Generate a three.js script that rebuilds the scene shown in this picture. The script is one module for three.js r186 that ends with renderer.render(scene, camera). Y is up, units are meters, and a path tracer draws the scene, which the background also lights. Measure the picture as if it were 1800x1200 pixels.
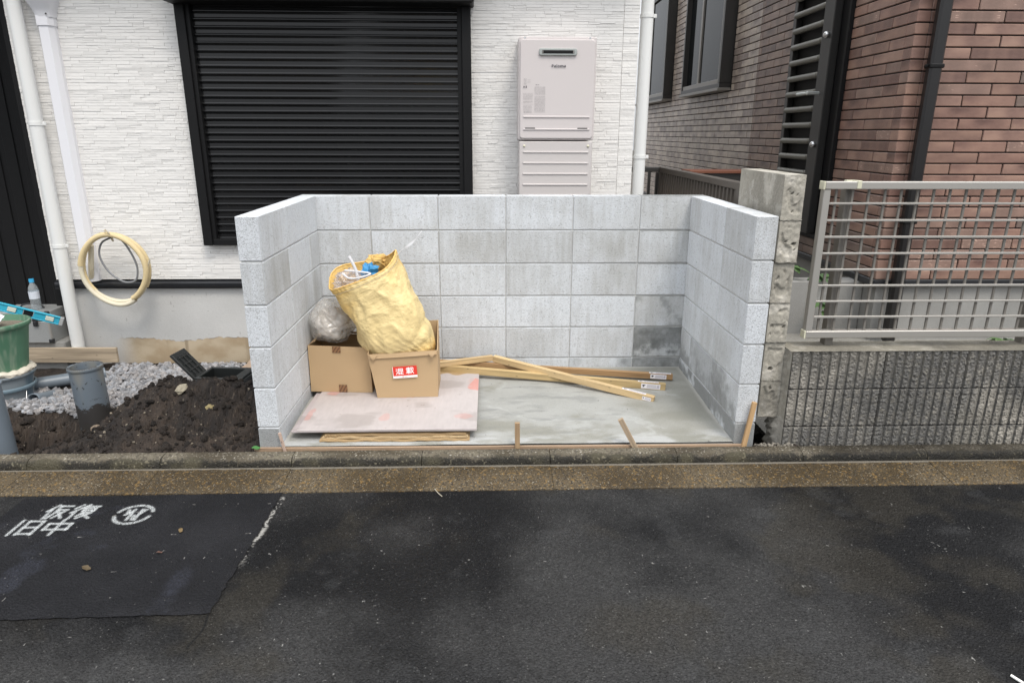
import * as THREE from 'three';
import { mergeGeometries, toCreasedNormals } from 'three/addons/utils/BufferGeometryUtils.js';
import { ImprovedNoise } from 'three/addons/math/ImprovedNoise.js';

// ---------------------------------------------------------------- camera, sky, sun, exposure
const scene = new THREE.Scene();
const camera = new THREE.PerspectiveCamera(53.05, 1024 / 682, 0.05, 200);
camera.position.set(-0.09, 1.4515, 4.084);
camera.rotation.set(-0.2953, -0.0316, 0.0034, 'YXZ');

const renderer = new THREE.WebGLRenderer({ antialias: true });
renderer.toneMapping = THREE.LinearToneMapping;
renderer.toneMappingExposure = 1.62;
renderer.shadowMap.enabled = true;
renderer.shadowMap.type = THREE.PCFSoftShadowMap;

{ // overcast sky: three times as bright overhead as at the horizon, the same all round
  const W = 64, H = 32, d = new Float32Array(W * H * 4);
  for (let j = 0; j < H; j++) for (let i = 0; i < W; i++) {
    const el = ((j + 0.5) / H - 0.5) * Math.PI, s = Math.max(0, Math.sin(el));
    const L = el > 0 ? 0.42 + 1.25 * s : 0.26, k = (j * W + i) * 4;
    d[k] = L * 0.965; d[k + 1] = L * 0.995; d[k + 2] = L * 1.04; d[k + 3] = 1;
  }
  const t = new THREE.DataTexture(d, W, H, THREE.RGBAFormat, THREE.FloatType);
  t.mapping = THREE.EquirectangularReflectionMapping; t.magFilter = THREE.LinearFilter; t.needsUpdate = true;
  scene.background = t; scene.environment = t;
}
const sun = new THREE.DirectionalLight(0xfff6ea, 1.2);
sun.position.set(2.6, 9, 5.2); sun.target.position.set(0, 0, 0); sun.castShadow = true;
sun.shadow.radius = 34; sun.shadow.mapSize.set(2048, 2048);
Object.assign(sun.shadow.camera, { left: -8, right: 8, top: 8, bottom: -8, near: 0.5, far: 30 });
scene.add(sun, sun.target);

// ---------------------------------------------------------------- helpers
const V = (x, y, z) => new THREE.Vector3(x, y, z);
function rng(seed) { let a = seed >>> 0; return () => { a = (a + 0x6D2B79F5) >>> 0; let t = a; t = Math.imul(t ^ (t >>> 15), t | 1); t ^= t + Math.imul(t ^ (t >>> 7), t | 61); return ((t ^ (t >>> 14)) >>> 0) / 4294967296; }; }
const R0 = rng(7), LAT = new Float32Array(65536).map(() => R0());
function vn(x, y) { // value noise, 0..1
  const xi = Math.floor(x), yi = Math.floor(y); let fx = x - xi, fy = y - yi; fx = fx * fx * (3 - 2 * fx); fy = fy * fy * (3 - 2 * fy);
  const x0 = xi & 255, x1 = (xi + 1) & 255, y0 = (yi & 255) << 8, y1 = ((yi + 1) & 255) << 8;
  const a = LAT[y0 + x0], b = LAT[y0 + x1], c = LAT[y1 + x0], e = LAT[y1 + x1];
  return (a + (b - a) * fx) * (1 - fy) + (c + (e - c) * fx) * fy;
}
function fbm(x, y, o = 4) { let s = 0, a = 0.5, t = 0; for (let i = 0; i < o; i++) { s += a * vn(x + i * 37.3, y + i * 91.7); t += a; x *= 2.03; y *= 2.03; a *= 0.5; } return s / t; }
const IN = new ImprovedNoise();
const n3 = (x, y, z) => IN.noise(x, y, z);
const sstep = (a, b, x) => { const t = Math.min(1, Math.max(0, (x - a) / (b - a))); return t * t * (3 - 2 * t); };
const mix = (a, b, t) => a + (b - a) * t, mix3 = (a, b, t) => [mix(a[0], b[0], t), mix(a[1], b[1], t), mix(a[2], b[2], t)];
const enc = (c) => { c = Math.min(1, Math.max(0, c)); return c <= 0.0031308 ? 12.92 * c : 1.055 * Math.pow(c, 1 / 2.4) - 0.055; };

// textures: f(u, v) in metres -> linear rgb (or a number for data maps)
function colorTex(W, H, mw, mh, f) {
  const d = new Uint8Array(W * H * 4);
  for (let j = 0; j < H; j++) for (let i = 0; i < W; i++) {
    const c = f((i + 0.5) / W * mw, (j + 0.5) / H * mh, i, j), k = (j * W + i) * 4;
    d[k] = enc(c[0]) * 255; d[k + 1] = enc(c[1]) * 255; d[k + 2] = enc(c[2]) * 255; d[k + 3] = 255;
  }
  const t = new THREE.DataTexture(d, W, H); t.colorSpace = THREE.SRGBColorSpace; fin(t, mw, mh); return t;
}
function dataTex(W, H, mw, mh, f) {
  const d = new Uint8Array(W * H * 4);
  for (let j = 0; j < H; j++) for (let i = 0; i < W; i++) {
    const c = Math.min(255, Math.max(0, f((i + 0.5) / W * mw, (j + 0.5) / H * mh, i, j) * 255)), k = (j * W + i) * 4;
    d[k] = d[k + 1] = d[k + 2] = c; d[k + 3] = 255;
  }
  const t = new THREE.DataTexture(d, W, H); fin(t, mw, mh); return t;
}
function fin(t, mw, mh) {
  t.wrapS = t.wrapT = THREE.MirroredRepeatWrapping; t.magFilter = THREE.LinearFilter; t.minFilter = THREE.LinearFilter;
  t.repeat.set(1 / mw, 1 / mh); t.needsUpdate = true;
}
function canvasTex(w, h, draw, srgb = true) {
  const c = document.createElement('canvas'); c.width = w; c.height = h; draw(c.getContext('2d'), w, h);
  const t = new THREE.CanvasTexture(c); if (srgb) t.colorSpace = THREE.SRGBColorSpace; t.magFilter = THREE.LinearFilter; return t;
}
const mat = (rgb, rough = 0.8, more = {}) => { const m = new THREE.MeshPhysicalMaterial({ roughness: rough, ...more }); m.color.setRGB(...rgb); return m; };

// geometry: all pieces non-indexed with position, normal, uv (uv in metres by the face's main axis)
function triUV(g, ou = 0, ov = 0) {
  g = g.index ? g.toNonIndexed() : g; const p = g.attributes.position, n = g.attributes.normal, uv = new Float32Array(p.count * 2);
  for (let i = 0; i < p.count; i += 3) {
    const nx = Math.abs(n.getX(i) + n.getX(i + 1) + n.getX(i + 2)), ny = Math.abs(n.getY(i) + n.getY(i + 1) + n.getY(i + 2)), nz = Math.abs(n.getZ(i) + n.getZ(i + 1) + n.getZ(i + 2));
    for (let k = i; k < i + 3; k++) {
      const x = p.getX(k), y = p.getY(k), z = p.getZ(k);
      const [a, b] = nx >= ny && nx >= nz ? [z, y] : ny >= nz ? [x, z] : [x, y];
      uv[2 * k] = a + ou; uv[2 * k + 1] = b + ov;
    }
  }
  for (const k of Object.keys(g.attributes)) if (!['position', 'normal'].includes(k)) g.deleteAttribute(k);
  g.setAttribute('uv', new THREE.BufferAttribute(uv, 2)); return g;
}
function bx(x0, x1, y0, y1, z0, z1, ou, ov) { const g = new THREE.BoxGeometry(x1 - x0, y1 - y0, z1 - z0); g.translate((x0 + x1) / 2, (y0 + y1) / 2, (z0 + z1) / 2); return triUV(g, ou, ov); }
function cham(w, h, d, c) { // chamfered box centred at the origin, 44 triangles
  const P = [], X = w / 2, Y = h / 2, Z = d / 2, x = X - c, y = Y - c, z = Z - c;
  const tri = (a, b, e, out) => { const n = b.clone().sub(a).cross(e.clone().sub(a)); (n.dot(out) >= 0 ? [a, b, e] : [a, e, b]).forEach(q => P.push(q.x, q.y, q.z)); };
  const quad = (a, b, e, f, out) => { tri(a, b, e, out); tri(a, e, f, out); };
  for (const s of [-1, 1]) {
    quad(V(s * X, -y, -z), V(s * X, y, -z), V(s * X, y, z), V(s * X, -y, z), V(s, 0, 0));
    quad(V(-x, s * Y, -z), V(x, s * Y, -z), V(x, s * Y, z), V(-x, s * Y, z), V(0, s, 0));
    quad(V(-x, -y, s * Z), V(x, -y, s * Z), V(x, y, s * Z), V(-x, y, s * Z), V(0, 0, s));
    for (const t of [-1, 1]) {
      quad(V(s * X, t * y, -z), V(s * x, t * Y, -z), V(s * x, t * Y, z), V(s * X, t * y, z), V(s, t, 0));
      quad(V(s * X, -y, t * z), V(s * x, -y, t * Z), V(s * x, y, t * Z), V(s * X, y, t * z), V(s, 0, t));
      quad(V(-x, s * Y, t * z), V(-x, s * y, t * Z), V(x, s * y, t * Z), V(x, s * Y, t * z), V(0, s, t));
      for (const u of [-1, 1]) tri(V(s * X, t * y, u * z), V(s * x, t * Y, u * z), V(s * x, t * y, u * Z), V(s, t, u));
    }
  }
  const g = new THREE.BufferGeometry(); g.setAttribute('position', new THREE.Float32BufferAttribute(P, 3)); g.computeVertexNormals(); return triUV(g);
}
function cb(x0, x1, y0, y1, z0, z1, c = 0.003, ou, ov) { const g = cham(x1 - x0, y1 - y0, z1 - z0, c); g.translate((x0 + x1) / 2, (y0 + y1) / 2, (z0 + z1) / 2); return triUV(g, ou, ov); }
function tube(pts, r, seg = 40, rad = 10, closed = false) { return triUV(new THREE.TubeGeometry(new THREE.CatmullRomCurve3(pts, closed), seg, r, rad, closed)); }
function cyl(r0, r1, h, x, y, z, seg = 28, open = false) { const g = new THREE.CylinderGeometry(r0, r1, h, seg, 1, open); g.translate(x, y, z); return triUV(g); }
function bar(a, b, w, h, c = 0.001, up = V(0, 1, 0)) { // chamfered bar from a to b, w wide and h high
  const d = b.clone().sub(a), L = d.length(); d.normalize(); const s = d.clone().cross(up).normalize(), u = s.clone().cross(d).normalize();
  const g = cham(w, h, L, c), p = g.attributes.position, nn = g.attributes.normal; for (let k = 0; k < p.count; k++) g.attributes.uv.setXY(k, p.getZ(k) + a.x, Math.abs(nn.getY(k)) > Math.abs(nn.getX(k)) ? p.getX(k) + a.z : p.getY(k) + a.z + 0.05); g.applyMatrix4(new THREE.Matrix4().makeBasis(s.negate(), u, d).setPosition(a.clone().add(b).multiplyScalar(0.5))); return g; }
function grid(nu, nv, f, closeU = false) { // parametric sheet with smooth normals
  const P = [], I = [], T = [];
  for (let j = 0; j <= nv; j++) for (let i = 0; i <= nu; i++) { const q = f(i / nu, j / nv); P.push(q.x, q.y, q.z); T.push(i / nu, j / nv); }
  for (let j = 0; j < nv; j++) for (let i = 0; i < nu; i++) { const a = j * (nu + 1) + i, b = a + 1, c = a + nu + 1, d = c + 1; I.push(a, b, d, a, d, c); }
  const g = new THREE.BufferGeometry(); g.setAttribute('position', new THREE.Float32BufferAttribute(P, 3)); g.setAttribute('uv', new THREE.Float32BufferAttribute(T, 2)); g.setIndex(I); g.computeVertexNormals();
  if (closeU) { const n = g.attributes.normal; for (let j = 0; j <= nv; j++) { const a = j * (nu + 1), b = a + nu; const m = V(n.getX(a) + n.getX(b), n.getY(a) + n.getY(b), n.getZ(a) + n.getZ(b)).normalize(); n.setXYZ(a, m.x, m.y, m.z); n.setXYZ(b, m.x, m.y, m.z); } }
  return g;
}
function lathe(pts, x, y, z, seg = 36) { const g = new THREE.LatheGeometry(pts.map(p => new THREE.Vector2(...p)), seg); g.translate(x, y, z); return triUV(g); }

// naming and adding
const used = {};
function numbered(n) { const k = used[n] = (used[n] ?? -1) + 1; return k ? n + '_' + String(k).padStart(3, '0') : n; }
function shade(m) { m.castShadow = true; m.receiveShadow = true; return m; }
function part(name, geo, m, parent, kind) {
  const g = Array.isArray(geo) ? mergeGeometries(geo) : geo, o = shade(new THREE.Mesh(g, m)); o.name = name; parent.add(o); if (kind) o.userData.kind = kind; return o;
}
function tag(o, label, category, group, kind) { o.userData.label = label; o.userData.category = category; if (group) o.userData.group = group; if (kind) o.userData.kind = kind; return o; }
function thing(name, label, category, group, kind) { const o = new THREE.Group(); o.name = numbered(name); scene.add(o); return tag(o, label, category, group, kind); }
function single(name, geo, m, label, category, group, kind) { const o = part(numbered(name), geo, m, scene); return tag(o, label, category, group, kind); }

// ---------------------------------------------------------------- common textures and materials
const poreTex = dataTex(512, 512, 0.5, 0.5, (u, v) => { const a = vn(u * 420, v * 420), b = vn(u * 190 + 9, v * 190), c = fbm(u * 40, v * 40, 3); return 0.75 - 0.65 * sstep(0.68, 0.95, a) - 0.5 * sstep(0.72, 0.95, b) + 0.25 * (c - 0.5); });
const roughTex = dataTex(512, 512, 0.4, 0.4, (u, v) => fbm(u * 60, v * 60, 5));
const fineTex = dataTex(512, 512, 0.3, 0.3, (u, v) => 0.5 + 0.5 * (vn(u * 700, v * 700) - 0.5) + 0.6 * (fbm(u * 90, v * 90, 3) - 0.5));
const greyConc = colorTex(512, 512, 1.2, 1.2, (u, v) => { const f = fbm(u * 3, v * 3, 5), s = vn(u * 300, v * 300); const k = 0.80 + 0.38 * (f - 0.5) + 0.10 * (s - 0.5); return [0.335 * k, 0.33 * k, 0.315 * k]; });
const oldConc = colorTex(512, 512, 0.8, 0.8, (u, v) => { const f = fbm(u * 6, v * 6, 5), s = vn(u * 260, v * 260), q = fbm(u * 12 + 40, v * 12, 4), w = sstep(0.55, 0.72, q); const k = 0.75 + 0.7 * (f - 0.5) + 0.22 * (s - 0.5); return mix3([0.40 * k, 0.375 * k, 0.32 * k], [0.56 * k, 0.53 * k, 0.47 * k], w * 0.8); });
const woodTex = colorTex(512, 512, 0.6, 0.6, (u, v) => { const g = fbm(u * 3, v * 60, 4), h = fbm(u * 8, v * 240, 2); const kn = Math.hypot((u % 0.3) - 0.17, ((v + 0.3 * Math.floor(u / 0.3) * 0.37) % 0.09 - 0.045) * 2.2), k = (0.72 + 0.7 * (g - 0.35) + 0.35 * (h - 0.5)) * (1 - 0.5 * sstep(0.009, 0.004, kn)); return [k, k * 0.97, k * 0.91]; });
const M = {
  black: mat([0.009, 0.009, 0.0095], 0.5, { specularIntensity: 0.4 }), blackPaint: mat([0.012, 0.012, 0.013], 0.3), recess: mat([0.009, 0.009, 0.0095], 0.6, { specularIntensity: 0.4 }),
  darkAlu: mat([0.028, 0.026, 0.024], 0.42), brownAlu: mat([0.075, 0.062, 0.050], 0.45), silver: mat([0.47, 0.45, 0.415], 0.38, { metalness: 0.55 }), silverDark: mat([0.22, 0.205, 0.185], 0.42, { metalness: 0.35 }),
  steel: mat([0.6, 0.6, 0.6], 0.25, { metalness: 0.9 }), cap: mat([0.62, 0.60, 0.46], 0.5),
  siding: mat([0.80, 0.785, 0.76], 0.72, { bumpMap: roughTex, bumpScale: 0.0014 }), sidingBack: mat([0.78, 0.76, 0.735], 0.8),
  pvcWhite: mat([0.74, 0.745, 0.73], 0.36), ductWhite: mat([0.76, 0.76, 0.79], 0.42), pvcGrey: mat([0.155, 0.185, 0.215], 0.38),
  found: mat([1, 1, 1], 0.85), flash: mat([0.018, 0.019, 0.022], 0.3),
  conc: mat([1, 1, 1], 0.88, { map: greyConc, bumpMap: fineTex, bumpScale: 0.0015 }), old: mat([1, 1, 1], 0.92, { map: oldConc, bumpMap: roughTex, bumpScale: 0.004 }),
  mortar: mat([0.56, 0.56, 0.545], 0.95, { bumpMap: fineTex, bumpScale: 0.002 }), mortarRed: mat([0.016, 0.013, 0.013], 0.9),
  card: mat([0.465, 0.325, 0.183], 0.82, { bumpMap: fineTex, bumpScale: 0.0004 }), cardIn: mat([0.41, 0.285, 0.16], 0.85), tape: mat([0.20, 0.105, 0.062], 0.4),
  heater: mat([0.60, 0.555, 0.545], 0.4, { metalness: 0.05 }), heaterLow: mat([0.55, 0.515, 0.50], 0.42, { metalness: 0.05 }),
};
M.oldDirty = mat([0.62, 0.61, 0.58], 0.92, { map: oldConc, bumpMap: roughTex, bumpScale: 0.004 });
M.wood = (rgb, r = 0.75) => mat(rgb, r, { map: woodTex, bumpMap: fineTex, bumpScale: 0.0006 });

// ---------------------------------------------------------------- ground: road, gutter, kerb, slab, soil
const ROAD = -0.066;
const gw = thing('ground', 'bare dark earth under the houses and yards', 'ground', null, 'structure');
const earth = mat([0.06, 0.05, 0.04], 0.95, { bumpMap: roughTex, bumpScale: 0.02 });
part('earth', triUV(new THREE.PlaneGeometry(160, 80).rotateX(-Math.PI / 2).translate(0, -0.42, -39)), earth, gw);
const speck = (u, v, f, lo, hi) => sstep(lo, hi, vn(u * f, v * f));
const RX = -2.8, RZ = 1.3;
const roadMap = colorTex(2048, 1024, 5.6, 2.8, (u, v) => {
  const x = u + RX, z = v + RZ, f = fbm(u * 1.6 + 3, v * 1.6, 5), g = fbm(u * 4.2 + 50, v * 4.2, 4), s = vn(u * 330, v * 330), s2 = vn(u * 170 + 60, v * 170);
  let c = mix3([0.0085, 0.0086, 0.0095], [0.041, 0.0405, 0.0402], sstep(0.36, 0.70, f));  // asphalt mottling, with the wet sheen put into its paler patches
  const brown = sstep(0.5, 0.72, g) * sstep(0.42, 0.62, fbm(u * 1.1 + 9, v * 1.1 + 20, 3)); c = mix3(c, [0.042, 0.037, 0.028], 0.45 * brown);
  const k = 0.72 + 0.62 * (s - 0.45) + 0.4 * (s2 - 0.45); c = c.map(q => q * k);
  const fl = sstep(0.945, 0.975, vn(u * 120 + 7, v * 120)) * sstep(0.45, 0.8, vn(u * 21, v * 21 + 5)); c = mix3(c, [0.33, 0.32, 0.30], fl * 0.85); c = mix3(c, [0.12, 0.118, 0.112], sstep(0.88, 0.97, vn(u * 250 + 3, v * 250)) * (0.35 + 0.5 * f));
  const blot = sstep(0.66, 0.78, fbm(u * 7 + 70, v * 7, 4)) * s; c = mix3(c, [0.065, 0.066, 0.067], blot * 0.3);
  // worn pale edge of the patch and the crack that goes on from its corner
  const ed = Math.abs(x - (-1.006 + 0.012 * (vn(z * 9, 3) - 0.5) * 2)) , on = sstep(1.38, 1.42, z) * (1 - sstep(1.80, 1.93, z));
  c = mix3(c, [0.30, 0.29, 0.27], on * (1 - sstep(0.002, 0.016, ed + 0.012 * (fbm(u * 90, v * 90, 3) - 0.5))) * sstep(0.42, 0.60, 0.55 * fbm(3, z * 16, 3) + 0.45 * vn(u * 140, v * 140)));
  const cr = Math.abs(x - (-1.02 - (z - 2.165) * 0.04 + 0.006 * Math.sin(z * 40))); if (z > 2.16 && z < 2.32) c = mix3(c, [0.008, 0.008, 0.008], 1 - sstep(0.002, 0.005, cr));
  return c;
});
roadMap.offset.set(-RX / 5.6, -RZ / 2.8);
const asphBump = dataTex(1024, 1024, 0.8, 0.8, (u, v) => 0.5 * vn(u * 170, v * 170) + 0.5 * vn(u * 300 + 5, v * 300));
const asphRough = dataTex(512, 512, 3, 3, (u, v) => 0.46 + 0.34 * fbm(u * 2.2 + 5, v * 2.2, 4) + 0.12 * (vn(u * 90, v * 90) - 0.5));
{ // one sheet to the horizon in front
  const g = triUV(new THREE.PlaneGeometry(120, 60, 1, 1).rotateX(-Math.PI / 2).translate(0, ROAD, 31.3));
  single('road', g, mat([1, 1, 1], 1, { map: roadMap, bumpMap: asphBump, bumpScale: 0.0065, roughnessMap: asphRough, specularIntensity: 0.30 }), 'damp dark grey asphalt road across the foreground', 'road', null, 'structure');
  const pm = colorTex(1024, 1024, 1.2, 1.2, (u, v) => { const f = fbm(u * 3 + 31, v * 3, 5), s = vn(u * 330 + 9, v * 330), k = 0.75 + 0.5 * (s - 0.5); let c = mix3([0.0125, 0.0127, 0.0148], [0.0205, 0.0206, 0.0235], sstep(0.35, 0.7, f)).map(q => q * k);
    const b = sstep(0.60, 0.75, fbm(u * 5 + 11, v * 5 + 4, 4)); c = mix3(c, [0.028, 0.030, 0.040], 0.6 * b * s * 1.6);
    const fl = sstep(0.93, 0.97, vn(u * 110 + 27, v * 110)) * sstep(0.55, 0.85, vn(u * 17, v * 17 + 5)); c = mix3(c, [0.28, 0.27, 0.25], fl * 0.8);
    const w = sstep(0.012, 0.002, Math.abs(v - 0.22 - (u - 0.5) * -0.12 - 0.02 * fbm(u * 8, 3, 2))) * sstep(0.5, 0.8, vn(u * 60, 4)) * sstep(0.45, 0.5, u) * (1 - sstep(0.68, 0.75, u)); return mix3(c, [0.15, 0.14, 0.13], w * 0.7); });
  // ragged outline of the newer patch
  const sh = new THREE.Shape(), P = [], r = rng(5), L = (x0, z0, x1, z1, n) => { for (let i = 0; i < n; i++) P.push([mix(x0, x1, i / n) + (r() - 0.5) * 0.009, mix(z0, z1, i / n) + (r() - 0.5) * 0.009]); };
  L(-2.11, 1.395, -1.012, 1.372, 40); L(-1.012, 1.372, -1.024, 2.165, 40); L(-1.024, 2.165, -2.11, 2.185, 40); L(-2.11, 2.185, -2.11, 1.395, 20);
  P.forEach(([x, z], i) => i ? sh.lineTo(x, -z) : sh.moveTo(x, -z));
  const pg = triUV(new THREE.ShapeGeometry(sh).rotateX(-Math.PI / 2).translate(0, ROAD + 0.004, 0));
  single('road_patch', pg, mat([1, 1, 1], 0.62, { map: pm, bumpMap: asphBump, bumpScale: 0.004, specularIntensity: 0.30 }), 'newer smooth blue black asphalt patch with white stencilled marking', 'road patch', null, 'structure');
}
// gutter slabs
const JOINT = []; for (let k = -4; k <= 6; k++) JOINT.push(-0.421 + 0.606 * k);
const gutMap = colorTex(2048, 512, 3.6, 0.9, (u, v) => { const f = fbm(u * 4, v * 4, 4), s = vn(u * 190, v * 190), s2 = vn(u * 270 + 40, v * 270), p = vn(u * 110 + 9, v * 110);
  let c = mix3([0.054, 0.038, 0.019], [0.092, 0.070, 0.042], sstep(0.3, 0.7, f)); c = mix3(c, [0.026, 0.023, 0.019], sstep(0.60, 0.80, s) * 0.85); c = mix3(c, [0.21, 0.13, 0.045], sstep(0.74, 0.88, p) * 0.6); c = mix3(c, [0.34, 0.31, 0.25], sstep(0.84, 0.93, s2) * 0.8); return c.map(q => q * (0.82 + 0.36 * vn(u * 300, v * 300))); });
const pebBump = dataTex(512, 512, 0.5, 0.5, (u, v) => 0.6 * vn(u * 190, v * 190) + 0.4 * vn(u * 270, v * 270));
const gutM = mat([1, 1, 1], 0.55, { map: gutMap, bumpMap: pebBump, bumpScale: 0.0035, specularIntensity: 0.45 });
const gutter = thing('gutter', 'brown pebbly concrete gutter slabs along the road edge', 'gutter', null, 'structure');
const kerb = thing('kerb', 'low weathered concrete kerb with dark mossy face along the gutter', 'kerb', null, 'structure');
function prism(prof, x0, x1, nx, jit = 0, seed = 1) { // profile of [z, y] pulled along x with jitter
  const r = rng(seed), n = prof.length, rows = [];
  let acc = [0]; for (let i = 1; i < n; i++) acc.push(acc[i - 1] + Math.hypot(prof[i][0] - prof[i - 1][0], prof[i][1] - prof[i - 1][1]));
  const g = grid(nx, n - 1, (u, v) => { const i = Math.round(v * (n - 1)), x = mix(x0, x1, u), q = jit && i > 0 && i < n - 1 ? jit : 0; return V(x, prof[i][1] + q * n3(x * 30, i * 3.1, seed), prof[i][0] + q * n3(x * 30, i * 3.1 + 50, seed)); });
  const uv = g.attributes.uv; for (let k = 0; k < uv.count; k++) { const i = Math.round(uv.getY(k) * (n - 1)); uv.setXY(k, mix(x0, x1, uv.getX(k)), acc[i]); }
  const caps = []; for (const x of [x0, x1]) { const s = new THREE.Shape(prof.map(p => new THREE.Vector2(p[0], p[1]))); const c = new THREE.ShapeGeometry(s); c.rotateY(-Math.PI / 2); c.translate(x, 0, 0); caps.push(triUV(c)); }
  return mergeGeometries([g.toNonIndexed(), ...caps]);
}
for (let i = 0; i < JOINT.length - 1; i++) {
  const dy = 0.003 * (R0() - 0.5);
  part('gutter_slab', prism([[1.172, -0.16], [1.172, -0.050 + dy], [1.178, -0.047 + dy], [1.26, -0.052 + dy], [1.36, -0.0605 + dy], [1.3715, -0.064], [1.373, -0.16]], JOINT[i] + 0.0009, JOINT[i + 1] - 0.0009, 24, 0.0016, 10 + i), gutM, gutter);
}
part('mortar_bed', bx(-2.85, 3.2, -0.3, -0.071, 1.0, 1.368), M.mortarRed, gutter);
const kerbMap = colorTex(2048, 256, 5.6, 0.45, (u, v) => { // v runs up the back, over the top, then down the face
  const f = fbm(u * 5 + 20, v * 12, 4), s = vn(u * 190, v * 190), p = vn(u * 120 + 4, v * 120), n = fbm(u * 9, v * 9 + 3, 5);
  let c = mix3([0.060, 0.049, 0.032], [0.135, 0.117, 0.086], sstep(0.35, 0.70, f)); c = mix3(c, [0.06, 0.052, 0.04], sstep(0.56, 0.76, p) * 0.75); c = mix3(c, [0.42, 0.39, 0.33], sstep(0.80, 0.92, s) * 0.85);
  const moss = sstep(0.196, 0.214, v + 0.05 * (n - 0.5) + 0.022 * (s - 0.5)); let m = mix3([0.013, 0.012, 0.009], [0.05, 0.044, 0.026], sstep(0.45, 0.75, n)); m = mix3(m, [0.17, 0.15, 0.10], sstep(0.80, 0.92, p) * 0.7);
  c = mix3(c, m, moss * 0.93);
  const damp = sstep(3.8, 4.15, u + 0.5 * (n - 0.5)); c = c.map(q => q * (1 - 0.55 * damp)); return c; });
kerbMap.offset.set(2.6 / 5.6, 0); 
const kerbM = mat([1, 1, 1], 0.7, { specularIntensity: 0.6, map: kerbMap, bumpMap: pebBump, bumpScale: 0.004 });
const KP = [[1.083, -0.14], [1.083, -0.006], [1.088, -0.001], [1.11, 0.0], [1.138, -0.002], [1.153, -0.008], [1.162, -0.018], [1.167, -0.035], [1.171, -0.055], [1.1715, -0.14]];
for (let i = 0; i < JOINT.length - 1; i++) part('kerb_stone', prism(KP.map(([z, y], k) => [z + (k > 6 ? 0 : 0.002 * (R0() - 0.5)), y]), JOINT[i] + 0.0016, JOINT[i + 1] - 0.0016, 40, 0.003, 40 + i), kerbM, kerb);
// pale silt line where kerb meets gutter
part('silt_line', grid(160, 2, (u, v) => V(mix(-2.85, 3.2, u), -0.0475 + 0.004 * (1 - v) + 0.002 * n3(u * 160, v, 2), 1.171 + v * (0.010 + 0.006 * n3(u * 90, 5, 1)))), mat([0.17, 0.15, 0.12], 0.95, { bumpMap: fineTex, bumpScale: 0.002 }), kerb);

// concrete slab inside the enclosure
const slabMap = colorTex(2048, 1024, 2.24, 1.12, (u, v) => { // u from x=-1.12, v from z=-0.04
  const x = u - 1.12, z = v - 0.04, w = fbm(u * 2.2 + 5, v * 3.4, 5), d = fbm(u * 6 + 40, v * 8, 5), s = vn(u * 300, v * 300), st = fbm(u * 7, v * 19 + 10, 5);
  let c = mix3([0.245, 0.242, 0.210], [0.300, 0.297, 0.268], sstep(0.3, 0.7, d)); // damp grey green screed
  const reg = (1 - sstep(0.50, 0.62, Math.hypot((x - 0.05) / 1.15, (z - 0.55) / 0.62) * 0.8 + 0.5 * (w - 0.5))); // dried bloom in the middle
  const bl = reg * sstep(0.40, 0.52, 0.62 * w + 0.45 * d); c = mix3(c, [0.365, 0.37, 0.357], bl * 0.6);
  const rim = sstep(0.035, 0.0, Math.abs(w - 0.505)) * sstep(0.35, 0.6, d) * (x > -0.2 ? 1 : 0.3); c = mix3(c, [0.44, 0.445, 0.43], rim * 0.45);
  c = mix3(c, [0.165, 0.17, 0.165], sstep(0.55, 0.80, st) * reg * 0.4);
  const fr = sstep(0.90, 0.98, z + 0.12 * (d - 0.5)) * sstep(0.35, 0.55, st); c = mix3(c, [0.44, 0.445, 0.44], fr * 0.7);
  const ed = sstep(0.028, 0.0, Math.min(Math.abs(x - 1.10), Math.abs(x + 1.11), Math.abs(z)) + 0.03 * (d - 0.5)); c = mix3(c, [0.46, 0.45, 0.42], ed * 0.6);
  const pit = sstep(0.955, 0.985, vn(u * 70, v * 70)); c = mix3(c, [0.09, 0.088, 0.08], pit * 0.7);
  return c.map(q => q * (0.94 + 0.12 * s)); });
slabMap.offset.set(1.12 / 2.24, 0.04 / 1.12);
const slabRough = dataTex(512, 256, 2.24, 1.12, (u, v) => 0.42 + 0.5 * fbm(u * 2.2 + 5, v * 3.4, 5)); slabRough.offset.set(1.12 / 2.24, 0.04 / 1.12);
{
  const g = grid(90, 44, (u, v) => { const x = mix(-1.1095, 1.0995, u), z = mix(0.001, 1.034, v); return V(x, 0.036 * (1 - z / 1.03) + 0.0035 * n3(x * 3, z * 5, 4), z); });
  const q = g.attributes.position, t = g.attributes.uv; for (let k = 0; k < q.count; k++) t.setXY(k, q.getX(k), q.getZ(k));
  const s = thing('concrete_slab', 'freshly screeded concrete floor slab with pale drying bloom inside block enclosure', 'floor', null, 'structure');
  part('screed', g, mat([1, 1, 1], 1, { map: slabMap, roughnessMap: slabRough, bumpMap: fineTex, bumpScale: 0.0012 }), s);
  part('slab_base', bx(-1.109, 1.099, -0.2, -0.010, 0.002, 1.033), M.conc, s);
}

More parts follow.
